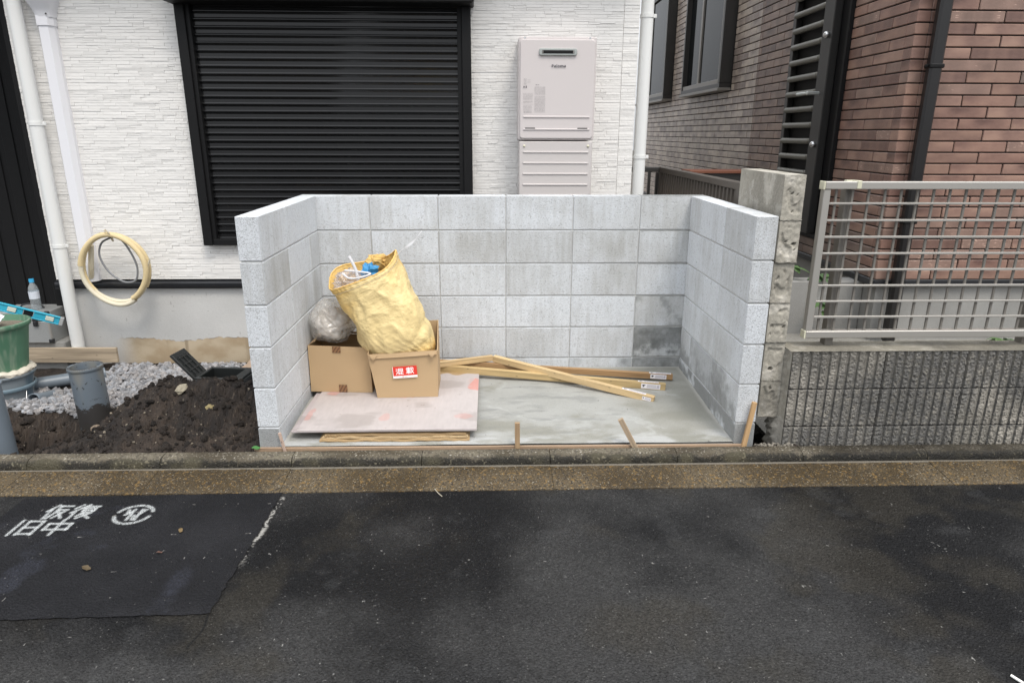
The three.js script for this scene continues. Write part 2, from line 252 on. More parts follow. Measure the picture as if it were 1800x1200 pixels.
// soil, gravel yard left of the enclosure
const heapAt = (x, z, cx, cz, sx, sz, a) => a * Math.exp(-(((x - cx) / sx) ** 2) - ((z - cz) / sz) ** 2);
function soilY(x, z) {
  let h = -0.105 + 0.085 * sstep(0.62, 1.02, z);
  h += (0.255 * sstep(-2.38, -1.80, x) - 0.035 * sstep(-1.7, -1.3, x)) * Math.exp(-(((z - 0.53) / 0.235) ** 2));
  h += heapAt(x, z, -1.92, 0.80, 0.24, 0.18, 0.05);
  h += heapAt(x, z, -2.75, 0.35, 0.25, 0.18, 0.03) - heapAt(x, z, -2.56, 0.72, 0.21, 0.21, 0.40) - heapAt(x, z, -2.72, 0.86, 0.22, 0.16, 0.16);
  const m = sstep(0.10, 0.35, z + 0.15 * n3(x * 3, z * 3, 1));
  return h + m * (0.030 * n3(x * 9, 3, z * 9) + 0.018 * n3(x * 22, 8, z * 22) + 0.016 * Math.abs(n3(x * 38, 1, z * 38)) + 0.008 * n3(x * 85, 4, z * 85)) + 0.008 * n3(x * 14, 20, z * 14);
}
const soilMap = colorTex(1024, 1024, 1.6, 1.6, (u, v) => { const f = fbm(u * 5, v * 5, 5), s = vn(u * 140, v * 140), s2 = fbm(u * 30 + 9, v * 30, 3); let c = mix3([0.009, 0.006, 0.0045], [0.034, 0.0235, 0.0165], sstep(0.3, 0.72, 0.55 * f + 0.45 * s2)); c = mix3(c, [0.11, 0.085, 0.062], sstep(0.84, 0.94, s) * 0.5); c = mix3(c, [0.21, 0.18, 0.14], sstep(0.95, 0.985, vn(u * 90, v * 90)) * 0.6); return c; });
const soilM = mat([1, 1, 1], 0.93, { map: soilMap, bumpMap: roughTex, bumpScale: 0.02 });
{
  const g = grid(460, 300, (u, v) => { const x = mix(-3.9, -1.205, u), z = mix(-0.56, 1.086, v); return V(x, soilY(x, z), z); });
  const q = g.attributes.position, t = g.attributes.uv; for (let k = 0; k < q.count; k++) t.setXY(k, q.getX(k), q.getZ(k) + 0.5 * q.getY(k));
  single('soil', g, soilM, 'dark dug soil heaped beside the block wall with a pit next to it', 'soil', null, 'structure');
}
function lump(seed, sharp = 0.35, flat = 1) { // small stone or clod, 80 triangles or fewer
  const g = new THREE.IcosahedronGeometry(1, sharp > 0.3 ? 0 : 1), p = g.attributes.position, r = rng(seed), key = {};
  for (let i = 0; i < p.count; i++) { const k = [p.getX(i), p.getY(i), p.getZ(i)].map(q => q.toFixed(3)).join(); const s = key[k] ??= 1 + sharp * (r() - 0.5) * 2; p.setXYZ(i, p.getX(i) * s, p.getY(i) * s * flat, p.getZ(i) * s); }
  g.computeVertexNormals(); return triUV(g);
}
function scatter(name, geo, m, list, label, category) { // list of [x, y, z, size, grey, tint]
  const o = shade(new THREE.InstancedMesh(geo, m, list.length)), q = new THREE.Object3D(), c = new THREE.Color(), r = rng(list.length + 3);
  list.forEach(([x, y, z, s, k], i) => { q.position.set(x, y, z); q.rotation.set(r() * 6.3, r() * 6.3, r() * 6.3); q.scale.set(s * (0.8 + 0.6 * r()), s * (0.7 + 0.5 * r()), s * (0.8 + 0.6 * r())); q.updateMatrix(); o.setMatrixAt(i, q.matrix); o.setColorAt(i, c.setRGB(...k)); });
  o.name = numbered(name); scene.add(o); return tag(o, label, category, null, 'stuff');
}
{
  const r = rng(21), clods = [], bits = [];
  for (let i = 0; i < 1900; i++) { const x = mix(-3.2, -1.215, r()), z = mix(0.2, 1.075, r()); const edge = 0.22 + 0.25 * vn(x * 4, 2); if (z < edge && r() < 0.85) continue; const s = 0.003 + 0.017 * Math.pow(r(), 6); const k = 0.5 + 0.9 * r(); clods.push([x, soilY(x, z) + s * 0.3, z, s, [0.022 * k, 0.015 * k, 0.0105 * k]]); }
  scatter('soil_clods', lump(3, 0.25), mat([1, 1, 1], 0.95, { bumpMap: roughTex, bumpScale: 0.004 }), clods, 'dark crumbly soil clods over the dug heap', 'soil clods');
  for (let i = 0; i < 130; i++) { const x = mix(-3.0, -1.22, r()), z = mix(0.3, 1.07, r()), s = 0.003 + 0.006 * r() * r(), k = 0.5 + 0.6 * r(); bits.push([x, soilY(x, z) + s * 0.6, z, s, [0.22 * k, 0.185 * k, 0.14 * k]]); }
  scatter('pebbles', lump(8, 0.4), mat([1, 1, 1], 0.85), bits, 'small pale pebbles lying in the dark soil', 'pebbles');
  const gr = [];
  for (let i = 0; i < 4400; i++) {
    const x = mix(-3.0, -1.23, r()), z = mix(-0.49, 0.50, r()), lim = mix(0.36, 0.22, sstep(-2.3, -1.9, x)) + 0.10 * (vn(x * 7, 1) - 0.5) - 0.28 * sstep(-2.62, -2.8, x) * 0;
    if (z > lim || (x < -2.68 && z < 0.0)) continue; const s = 0.011 + 0.012 * r(), k = 0.85 + 0.75 * r(), w = r() * 0.03;
    gr.push([x, soilY(x, z) + 0.004 + 0.012 * r(), z, s, [(0.265 + w) * k, 0.275 * k, (0.295 - w) * k]]);
  }
  scatter('crushed_gravel', lump(5, 0.5, 0.62), mat([1, 1, 1], 0.85, { bumpMap: fineTex, bumpScale: 0.002 }), gr, 'blue grey crushed gravel between the white house and soil heap', 'gravel');
}

// ---------------------------------------------------------------- new U-shaped block wall
const xL = -1.11, xR = 1.10, zF = 1.035, TOP = 1.10, rowY = [1.10, 0.90, 0.70, 0.50, 0.30, 0.10, -0.16];
const backX = [-1.21, -0.8, -0.4, 0, 0.4, 0.8, 1.20], sideZ = [0, 0.207, 0.625, zF];
function blockColor(a, y, tone, white, seed) { // one block face: porous grey with chalky bloom in vertical brushed streaks
  const st = fbm(a * 55 + seed, y * 6, 3), s = vn(a * 330 + seed, y * 330), s2 = vn(a * 170, y * 110 + seed), f = fbm(a * 5 + seed * 3.7, y * 5 + seed, 4);
  let c = mix3([0.41, 0.412, 0.40], [0.64, 0.668, 0.70], Math.min(1, Math.max(0, white + 0.08 + 0.95 * (f - 0.5) + 0.55 * (st - 0.5))));
  c = mix3(c, [0.24, 0.24, 0.235], sstep(0.70, 0.92, s) * 0.5 + sstep(0.74, 0.92, s2) * 0.28); return c.map(q => q * tone);
}
const hash = (i, j, k) => LAT[((i * 73 + j * 151 + k * 211) & 65535)];
const rowOf = y => { for (let j = 0; j < 6; j++) if (y > rowY[j + 1]) return j; return 5; };
const wet = [0.125, 0.132, 0.128];
const backMap = colorTex(2048, 1024, 2.44, 1.30, (u, v) => {
  const x = u - 1.22, y = v - 0.12; let i = 0; while (i < 5 && x > backX[i + 1]) i++; const j = y > TOP ? 0 : rowOf(y);
  const h = hash(i, j, 1), white = (i === 5 ? 0.22 : i === 0 ? 0.30 : 0.42) + 0.5 * h - (j === 1 ? 0.12 : 0);
  let c = blockColor(x, y, 0.97 + 0.06 * hash(i, j, 2), white, i * 7 + j * 13);
  if (x > -0.4 && y < 0.115 || i === 5 && j >= 3) { const n = fbm(x * 9, y * 9, 4), b = fbm(x * 30, y * 30 + 5, 3); // rising damp, darkest in the right corner
    let w = i === 5 && j >= 4 ? (0.72 + 0.5 * (n - 0.5) + 0.6 * (b - 0.5)) * (j === 4 ? sstep(0.09, 0.19, y + 0.16 * (b - 0.5)) : 1) : i === 5 && j === 3 ? sstep(0.45, 0.75, n + 0.4 * (b - 0.5)) * 0.5 : i === 4 && j === 5 ? sstep(0.4, 0.6, n) * 0.25 + sstep(0.70, 0.80, x + 0.1 * n) * 0.5 : 0; c = mix3(c, wet, Math.min(1, Math.max(0, w)) * 0.9); }
  return c; });
backMap.offset.set(1.22 / 2.44, 0.12 / 1.30);
function sideTex(k) {
  const t = colorTex(1024, 1024, 1.40, 1.40, (u, v) => { // u: z from -0.12, then the end face; v: height, then the top face
    const z = u - 0.12, y = v - 0.12, end = z > zF; let i = 0; while (i < 2 && z > sideZ[i + 1]) i++; const j = y > TOP ? 0 : rowOf(y);
    const h = hash(i + 10 * k, j, 3), white = (end ? 0.66 : 0.66) + 0.40 * (h - 0.3) - (i === 2 && j < 2 ? 0.16 : 0);
    let c = blockColor(z + k * 9, y, 1, white, i * 5 + j * 11 + k * 40); if (end) c = mix3(c, [0.22, 0.22, 0.218], 0.6 * sstep(0.62, 0.85, vn(z * 400, y * 400)));
    const n = fbm(z * 7 + k * 5, y * 7, 4), b = fbm(z * 26, y * 26 + 5, 3);
    if (j === 5) c = mix3(c, [0.16, 0.163, 0.155], (k ? 0.75 : end ? 0.7 : 0.2) * sstep(0.30, 0.48, n + 0.12 * (b - 0.5) + (end || i === 2 ? 0.12 : 0)));
    if (k && !end && j === 4) c = mix3(c, [0.155, 0.158, 0.152], 0.8 * (i === 2 ? (0.35 + 0.65 * sstep(0.34, 0.14, y + 0.25 * (b - 0.5) - 0.1 * n)) * sstep(1.0, 0.80, z + 0.35 * (y - 0.2) + 0.3 * (n - 0.5) + 0.2 * (b - 0.5)) * (0.6 + 0.6 * b) : i === 1 ? 0.5 * sstep(0.3, 0.6, n) + 0.3 * sstep(0.24, 0.10, y + 0.2 * (b - 0.5)) : 0.75 * sstep(0.26, 0.12, y + 0.2 * (b - 0.5))));
    return c; });
  t.offset.set(0.12 / 1.40, 0.12 / 1.40); return t;
}
const blockMat = (map) => mat([1, 1, 1], 0.9, { map, bumpMap: poreTex, bumpScale: 0.0022 });
{
  const wall = thing('concrete_block_wall', 'new pale grey concrete block wall forming a U around the slab', 'block wall');
  const mB = blockMat(backMap), mL = blockMat(sideTex(0)), mR = blockMat(sideTex(1)), r = rng(31), J = 0.0042;
  const mort = [];
  for (let j = 0; j < 6; j++) {
    const y1 = rowY[j] - (j ? J : 0), y0 = rowY[j + 1] + J;
    for (let i = 0; i < 6; i++) { const e = 0.0012 * (r() - 0.5), g = cb(backX[i] + (i ? 0.0030 : 0), backX[i + 1] - (i < 5 ? 0.0030 : 0), y0, y1, -0.1 + e, e, 0.0022); part('block', g, mB, wall); }
    for (const k of [0, 1]) {
      const x0 = k ? xR : xL - 0.1, x1 = x0 + 0.1;
      for (let i = 0; i < 3; i++) { const e = 0.0012 * (r() - 0.5), g = cb(x0 + e, x1 + e, y0, y1, sideZ[i] + (i ? 0.0018 : 0.0035), sideZ[i + 1] - (i < 2 ? 0.0018 : 0), 0.0022), uv = g.attributes.uv, p = g.attributes.position, n = g.attributes.normal;
        for (let q = 0; q < p.count; q++) { if (Math.abs(n.getZ(q)) > 0.8) uv.setXY(q, zF + 0.004 + (p.getX(q) - x0), p.getY(q)); else if (Math.abs(n.getY(q)) > 0.8) uv.setXY(q, p.getZ(q), TOP + 0.01 + (p.getX(q) - x0)); }
        part('block', g, k ? mR : mL, wall); }
    }
  }
  mort.push(bx(-1.205, 1.195, -0.15, TOP - 0.006, -0.094, -0.0068), bx(-1.203, -1.1168, -0.15, TOP - 0.006, -0.004, zF - 0.0068), bx(1.1068, 1.193, -0.15, TOP - 0.006, -0.004, zF - 0.0068));
  part('mortar', mort, M.mortar, wall);
}

// ---------------------------------------------------------------- white house
const WZ = -0.56, HX0 = -3.03, HX1 = 0.845;
const white = thing('white_house', 'white house with ledge stone siding and black shuttered window behind block wall', 'house');
{
  const outer = [ // wall body with the shutter opening left free
    bx(HX0, -1.93, 0.495, 5.6, WZ - 0.16, WZ), bx(-0.265, HX1, 0.495, 5.6, WZ - 0.16, WZ), bx(-1.93, -0.265, 0.495, 0.77, WZ - 0.16, WZ), bx(-1.93, -0.265, 2.17, 5.6, WZ - 0.16, WZ),
    bx(HX1 - 0.15, HX1, 0.495, 5.6, -8, WZ - 0.16), bx(-7, HX0, 2.72, 5.6, WZ - 0.16, WZ)];
  part('wall', outer, M.sidingBack, white);
  // ledge stone strips, each with its own depth and slant
  const P = [], r = rng(77), q4 = (a, b, c, d) => P.push(...a, ...b, ...c, ...a, ...c, ...d);
  function strip(x0, x1, y0, y1) {
    const d = WZ + 0.004 + 0.0034 * r(), t = () => d + 0.0016 * (r() - 0.5), z = WZ + 0.0005, i = 0.0006; x1 -= i * 2; y1 -= i * 2;
    const a = [x0, y0, t()], b = [x1, y0, t()], c = [x1, y1, t()], e = [x0, y1, t()], A = [x0, y0, z], B = [x1, y0, z], C = [x1, y1, z], E = [x0, y1, z];
    q4(a, b, c, e); q4(A, B, b, a); q4(e, c, C, E); q4(B, C, c, b); q4(A, a, e, E);
  }
  let y = 0.497; const panels = [0.75];
  while (y < 3.0) {
    const h = 0.0140 + 0.0075 * r(); 
    for (const [a0, a1] of [[HX0, 0.7475], [0.7515, HX1 + 0.003]]) {
      let x = a0; while (x < a1 - 1e-4) {
        let w = 0.04 + 0.13 * r() * (0.5 + r()); if (a1 - x - w < 0.045) w = a1 - x; const xe = Math.min(a1, x + w);
        const hide = xe > -1.985 && x < -0.208 && y > 0.72 && y < 2.2;
        if (!hide || x < -1.985 || xe > -0.208) { const c0 = x, c1 = hide ? (x < -1.985 ? -1.985 : xe) : xe, c00 = hide && x >= -1.985 ? -0.208 : c0; if (c1 > c00) { if (r() < 0.24) { const m = h * (0.4 + 0.2 * r()); strip(c00, c1, y, y + m); strip(c00, c1, y + m, y + h); } else strip(c00, c1, y, y + h); } }
        x = xe;
      }
    }
    y += h;
  }
  const g = new THREE.BufferGeometry(); g.setAttribute('position', new THREE.Float32BufferAttribute(P, 3)); g.computeVertexNormals();
  part('siding', triUV(g), M.siding, white, 'stuff');
  // plinth: grey rendered foundation with a peeled tan strip along the ground
  const fm = colorTex(1024, 512, 2.4, 0.8, (u, v) => { const x = u - 3.05, yy = v - 0.25, f = fbm(u * 3, v * 3, 5), s = vn(u * 260, v * 260), e = 0.052 + 0.075 * (fbm(u * 5 + 3, 2, 4) - 0.5) + 0.012 * (vn(u * 60, 4) - 0.5);
    let c = [0.60, 0.597, 0.582].map(q => q * (0.86 + 0.3 * (f - 0.5) + 0.06 * s)); c = mix3(c, [0.23, 0.225, 0.21], sstep(0.95, 0.985, vn(u * 60, v * 60)) * 0.6);
    const b = sstep(e + 0.002, e - 0.002, yy) * sstep(-2.75, -2.55, x); const drip = sstep(0.70, 0.86, vn(u * 38, v * 2.5)) * sstep(0.3, 0.6, vn(u * 9, 7)); let tan = mix3([0.50, 0.415, 0.30], [0.39, 0.30, 0.195], sstep(0.35, 0.7, fbm(u * 6, v * 9 + 4, 4))); tan = mix3(tan, [0.17, 0.12, 0.07], drip * 0.55); c = mix3(c, tan, b);
    return mix3(c, [0.20, 0.18, 0.15], 0.8 * sstep(0.004, 0.001, Math.abs(yy - e)) * sstep(-2.75, -2.55, x) * sstep(0.35, 0.6, vn(u * 25, 3))); });
  fm.offset.set(3.05 / 2.4, 0.25 / 0.8);
  part('foundation', [bx(-2.99, HX1 - 0.02, -0.3, 0.455, WZ - 0.16, WZ - 0.012)], mat([1, 1, 1], 0.86, { map: fm, bumpMap: fineTex, bumpScale: 0.0012 }), white);
  { const pr = [[WZ - 0.02, 0.43], [WZ + 0.019, 0.435], [WZ + 0.020, 0.470], [WZ + 0.015, 0.478], [WZ - 0.02, 0.494]]; part('base_flashing', prism(pr, HX0 - 0.01, HX1, 4), M.flash, white); }
  // storm shutter
  const sh = new THREE.Group(); sh.name = 'roller_shutter'; white.add(sh); sh.userData.label = 'black roller shutter with narrow slats pulled right down';
  const fz0 = WZ + 0.002, fz = WZ + 0.075;
  part('side_frame', [cb(-1.988, -1.930, 0.735, 2.215, fz0, fz, 0.003), cb(-1.930, -1.905, 0.76, 2.2, fz0 + 0.01, fz - 0.018, 0.002)], M.black, sh);
  part('side_frame', [cb(-0.262, -0.206, 0.735, 2.215, fz0, fz, 0.003), cb(-0.290, -0.262, 0.76, 2.2, fz0 + 0.01, fz - 0.018, 0.002)], M.black, sh);
  part('bottom_frame', [cb(-1.930, -0.262, 0.735, 0.775, fz0, fz - 0.012, 0.003)], M.black, sh);
  part('shutter_box', [cb(-2.01, -0.185, 2.190, 2.50, fz0, fz + 0.12, 0.008)], M.black, sh);
  const slatP = [[0, 0], [0.0125, 0.0005], [0.0125, 0.0062], [0.0106, 0.0105], [0.0045, 0.0125], [0.0040, 0.031], [0.0095, 0.0425], [0.0, 0.0440]].map(([z, yy]) => [WZ + 0.015 + z, yy]);
  const slatG = prism(slatP, -1.925, -0.268, 1), slatM = mat([0.0075, 0.0075, 0.008], 0.20, { specularIntensity: 0.9 });
  const sp = toCreasedNormals(slatG, 0.3);
  for (let i = 0; i < 32; i++) { const o = part('slat', sp, slatM, sh); o.position.y = 0.774 + i * 0.0446; }
  part('shutter_backing', bx(-1.93, -0.262, 0.77, 2.2, WZ - 0.1, WZ + 0.006), M.recess, sh);
  // overhanging floor above and the dark entrance recess at the left
  part('overhang', bx(-7, HX1 + 0.12, 2.80, 3.0, WZ - 0.1, -0.14), M.sidingBack, white);
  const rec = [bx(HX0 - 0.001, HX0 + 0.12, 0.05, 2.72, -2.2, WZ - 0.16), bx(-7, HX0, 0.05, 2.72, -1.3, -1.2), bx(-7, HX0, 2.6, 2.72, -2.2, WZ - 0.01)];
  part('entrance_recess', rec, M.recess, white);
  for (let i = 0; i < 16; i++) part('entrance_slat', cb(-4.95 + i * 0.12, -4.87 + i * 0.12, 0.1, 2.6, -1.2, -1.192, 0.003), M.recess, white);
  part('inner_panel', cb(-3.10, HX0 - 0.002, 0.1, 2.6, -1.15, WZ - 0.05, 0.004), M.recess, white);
  part('porch_floor', cb(-7, -2.995, -0.3, 0.085, -2.2, -0.455, 0.008), M.conc, white);
}

// ---------------------------------------------------------------- brown tiled house
const BX = 2.75, BZ = -0.80, PIT = 0.0758, LEN = 0.379;
const brown = thing('brown_house', 'brown brick tiled house at right with louvred side door and two side windows', 'house');
{
  part('wall', [bx(BX + 0.01, 7, 0.40, 6, -9.6, BZ - 0.01)], M.mortarRed, brown);
  part('foundation', bx(BX + 0.035, 7, -0.4, 0.372, -9.6, BZ - 0.03), mat([1, 1, 1], 0.85, { map: greyConc, bumpMap: fineTex, bumpScale: 0.001 }), brown);
  part('base_flashing', [cb(BX - 0.012, 7, 0.375, 0.425, BZ - 0.2, BZ + 0.012, 0.004), cb(BX - 0.012, BX + 0.2, 0.375, 0.425, -9.6, BZ - 0.2, 0.004)], M.flash, brown);
  const scr = colorTex(512, 256, 0.38, 0.19, (u, v) => { const f = fbm(u * 14, v * 14, 4), l = fbm(u * 26, v * 150, 3), k = 0.84 + 0.5 * (f - 0.5); return mix3([k, k, k], [2.0, 2.1, 2.1], sstep(0.70, 0.76, l) * sstep(0.45, 0.6, f) * 0.8).map(q => q * 0.5); });
  const cl = colorTex(512, 256, 0.76, 0.38, (u, v) => { const f = fbm(u * 7, v * 11, 4), k = 0.5 * (0.86 + 0.95 * (f - 0.5)); return [k, k * (0.97 + 0.1 * (f - 0.5)), k]; });
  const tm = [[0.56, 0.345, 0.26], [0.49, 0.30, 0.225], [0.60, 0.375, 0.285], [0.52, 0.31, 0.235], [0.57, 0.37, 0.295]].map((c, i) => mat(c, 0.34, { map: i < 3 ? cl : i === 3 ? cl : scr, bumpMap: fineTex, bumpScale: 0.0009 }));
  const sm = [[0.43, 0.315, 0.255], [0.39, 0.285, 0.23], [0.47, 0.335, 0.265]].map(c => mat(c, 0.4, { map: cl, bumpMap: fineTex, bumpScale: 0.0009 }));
  const gm = [[0.80, 0.69, 0.585], [0.73, 0.63, 0.53], [0.86, 0.74, 0.62]].map(c => mat(c, 0.36, { map: cl, bumpMap: fineTex, bumpScale: 0.0009 })); // rear panels past the seam: their glare is put into a paler colour
  const T = [], r = rng(90);
  for (let j = 0; j < 40; j++) {
    const y0 = 0.4275 + j * PIT, y1 = y0 + PIT - 0.0085; const half = j % 2 ? LEN / 2 : 0;
    if (y0 < 2.75) for (let x = 2.845 - half - 0.06; x < 4.3; x += LEN) { const a = Math.max(x, 2.845), b = x + LEN - 0.0075; if (b - a > 0.02) T.push({ k: 'f', a, b, y0, y1 }); }
    if (y0 < 3.0) T.push({ k: 'c', a: 0, b: 0.1, y0, y1 });
    for (let z = -0.903 + half; z > -9.5; z -= LEN) { // side tiles from the corner back, cut round the door and windows
      let a = z - LEN + 0.006, b = Math.min(z, -0.903); if (b - a < 0.02) continue;
      const cut = (c0, c1, yy0, yy1) => { if (y1 > yy0 && y0 < yy1) { if (b <= c1 && a >= c0) { a = b; } else if (a < c1 && b > c1) a = c1; else if (b > c0 && a < c0) b = c0; } };
      cut(-2.70, -1.66, 0.585, 9); cut(-6.2, -4.40, 1.97, 3.6); cut(-9.3, -7.15, 1.97, 3.6);
      const panel = a < -3.62 && b > -3.62 ? -3.62 : null; // vertical panel seam
      if (panel !== null) { if (b - panel > 0.02) T.push({ k: 's', a: panel + 0.004, b, y0, y1 }); if (panel - a > 0.02) T.push({ k: 's', a, b: panel - 0.004, y0, y1 }); } else if (b - a > 0.02) T.push({ k: 's', a, b, y0, y1 });
    }
  }
  camera.updateMatrixWorld(); camera.updateProjectionMatrix();
  for (const t of T) { // how large each tile shows in the picture
    const p = t.k === 'f' ? [V(t.a, t.y0, BZ), V(t.b, t.y1, BZ)] : t.k === 'c' ? [V(BX, t.y0, -0.9), V(BX + 0.09, t.y1, BZ)] : [V(BX, t.y0, t.a), V(BX, t.y1, t.b)];
    const a = p[0].project(camera), b = p[1].project(camera), mx = (a.x + b.x) / 2, my = (a.y + b.y) / 2; t.s = Math.abs(mx) < 1.03 && Math.abs(my) < 1.05 && !(mx < 0.66 && my < 0.40 && t.k === 's' && mx < 0.45) ? Math.abs(a.x - b.x) * Math.abs(a.y - b.y) : 0; }
  T.sort((p, q) => q.s - p.s); const cache = {}, rest = [[], [], [], [], [], []];
  T.forEach((t, i) => {
    const L = t.k === 'c' ? 0.088 : +(t.b - t.a).toFixed(4), h = t.y1 - t.y0, yc = (t.y0 + t.y1) / 2, e = 0.0012 * (r() - 0.5);
    if (i < 290) {
      const vr = Math.floor(r() * 5), g = cache[t.k + L + '/' + vr] ??= triUV(t.k === 'f' ? cham(L, h, 0.016, 0.0042) : t.k === 'c' ? cham(0.093, h, 0.103, 0.0042) : cham(0.016, h, L, 0.0042), vr * 0.31, vr * 0.077);
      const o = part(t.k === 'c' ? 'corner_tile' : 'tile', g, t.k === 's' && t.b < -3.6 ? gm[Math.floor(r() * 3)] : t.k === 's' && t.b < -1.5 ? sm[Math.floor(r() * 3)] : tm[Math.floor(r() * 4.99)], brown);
      if (t.k === 'f') o.position.set((t.a + t.b) / 2, yc, BZ - 0.008 + e); else if (t.k === 'c') o.position.set(BX + 0.0465, yc, BZ - 0.0515); else o.position.set(BX + 0.008 + e, yc, (t.a + t.b) / 2);
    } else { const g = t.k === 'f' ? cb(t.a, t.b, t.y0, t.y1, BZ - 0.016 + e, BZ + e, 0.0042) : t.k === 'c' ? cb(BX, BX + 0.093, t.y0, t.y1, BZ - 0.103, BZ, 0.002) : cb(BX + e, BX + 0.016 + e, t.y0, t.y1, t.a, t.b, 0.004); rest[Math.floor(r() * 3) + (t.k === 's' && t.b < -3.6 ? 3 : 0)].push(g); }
  });
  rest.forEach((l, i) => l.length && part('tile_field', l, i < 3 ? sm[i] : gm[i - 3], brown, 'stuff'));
  // side windows: dark frames standing proud of the wall
  const glass = mat([0.010, 0.012, 0.013], 0.05, { specularIntensity: 0.2 });
  for (const [z0, z1] of [[-6.15, -4.45], [-9.25, -7.2]]) {
    const w = new THREE.Group(); w.name = 'window'; brown.add(w); const x0 = BX - 0.13, x1 = BX + 0.012, y0 = 1.98, y1 = 3.5;
    part('frame', [cb(x0, x1, y0, y0 + 0.05, z0, z1, 0.004), cb(x0, x1, y1, y1 + 0.05, z0, z1, 0.004), cb(x0, x1, y0 + 0.05, y1, z0, z0 + 0.05, 0.004), cb(x0, x1, y0 + 0.05, y1, z1 - 0.06, z1, 0.004)], M.darkAlu, w);
    const zm = (z0 + z1) / 2 - 0.1; part('sash', [cb(x0 + 0.01, x0 + 0.05, y0 + 0.05, y1, z1 - 0.11, z1 - 0.062, 0.003), cb(x0 + 0.01, x0 + 0.05, y0 + 0.05, y0 + 0.10, z0 + 0.05, z1 - 0.112, 0.003), cb(x0 + 0.012, x0 + 0.055, y0 + 0.10, y1, zm - 0.03, zm + 0.03, 0.003)], M.silverDark, w);
    part('pane', bx(x0 + 0.03, x0 + 0.034, y0 + 0.1, y1, zm + 0.03, z1 - 0.112), glass, w); part('pane', bx(x0 + 0.065, x0 + 0.069, y0 + 0.1, y1, z0 + 0.052, zm - 0.03), glass, w);
    part('sill', cb(x0 - 0.02, x1, y0 - 0.035, y0 - 0.002, z0 - 0.02, z1 + 0.02, 0.003), M.silverDark, w);
  }
  // tall louvred side door
  const d = new THREE.Group(); d.name = 'louvred_door'; brown.add(d); d.userData.label = 'tall black side door crossed by round horizontal louvre bars';
  part('door_frame', [cb(BX - 0.03, BX + 0.012, 0.58, 4.2, -1.695, -1.662, 0.003), cb(BX - 0.03, BX + 0.012, 0.58, 4.2, -2.70, -2.668, 0.003), cb(BX - 0.03, BX + 0.012, 0.58, 0.62, -2.668, -1.695, 0.003)], M.black, d);
  part('door_panel', bx(BX - 0.004, BX + 0.012, 0.62, 4.2, -2.668, -1.695), M.recess, d);
  part('stile', cb(BX - 0.075, BX - 0.006, 0.62, 4.2, -2.02, -1.84, 0.006), mat([0.022, 0.021, 0.020], 0.4), d);
  part('stile', cb(BX - 0.06, BX - 0.006, 0.62, 4.2, -2.666, -2.60, 0.004), mat([0.022, 0.021, 0.020], 0.4), d);
  const lb = new THREE.CapsuleGeometry(0.026, 0.56, 5, 14).rotateX(Math.PI / 2); const lbt = triUV(lb), lm = mat([0.15, 0.145, 0.125], 0.38, { metalness: 0.3 });
  for (let i = 0; i < 26; i++) { const o = part('louvre_bar', lbt, lm, d); o.position.set(BX - 0.055, 0.72 + i * 0.135, -2.33); }
  for (const y of [2.23, 1.37]) { const k = part('knob', triUV(new THREE.SphereGeometry(0.027, 16, 12)), M.steel, d); k.position.set(BX - 0.09, y, -1.90); }
  part('handle', [cb(BX - 0.20, BX - 0.085, 1.765, 1.795, -1.92, -1.89, 0.008), cb(BX - 0.205, BX - 0.165, 1.768, 1.792, -2.10, -1.92, 0.008)], mat([0.55, 0.58, 0.56], 0.3, { metalness: 0.7 }), d);
}

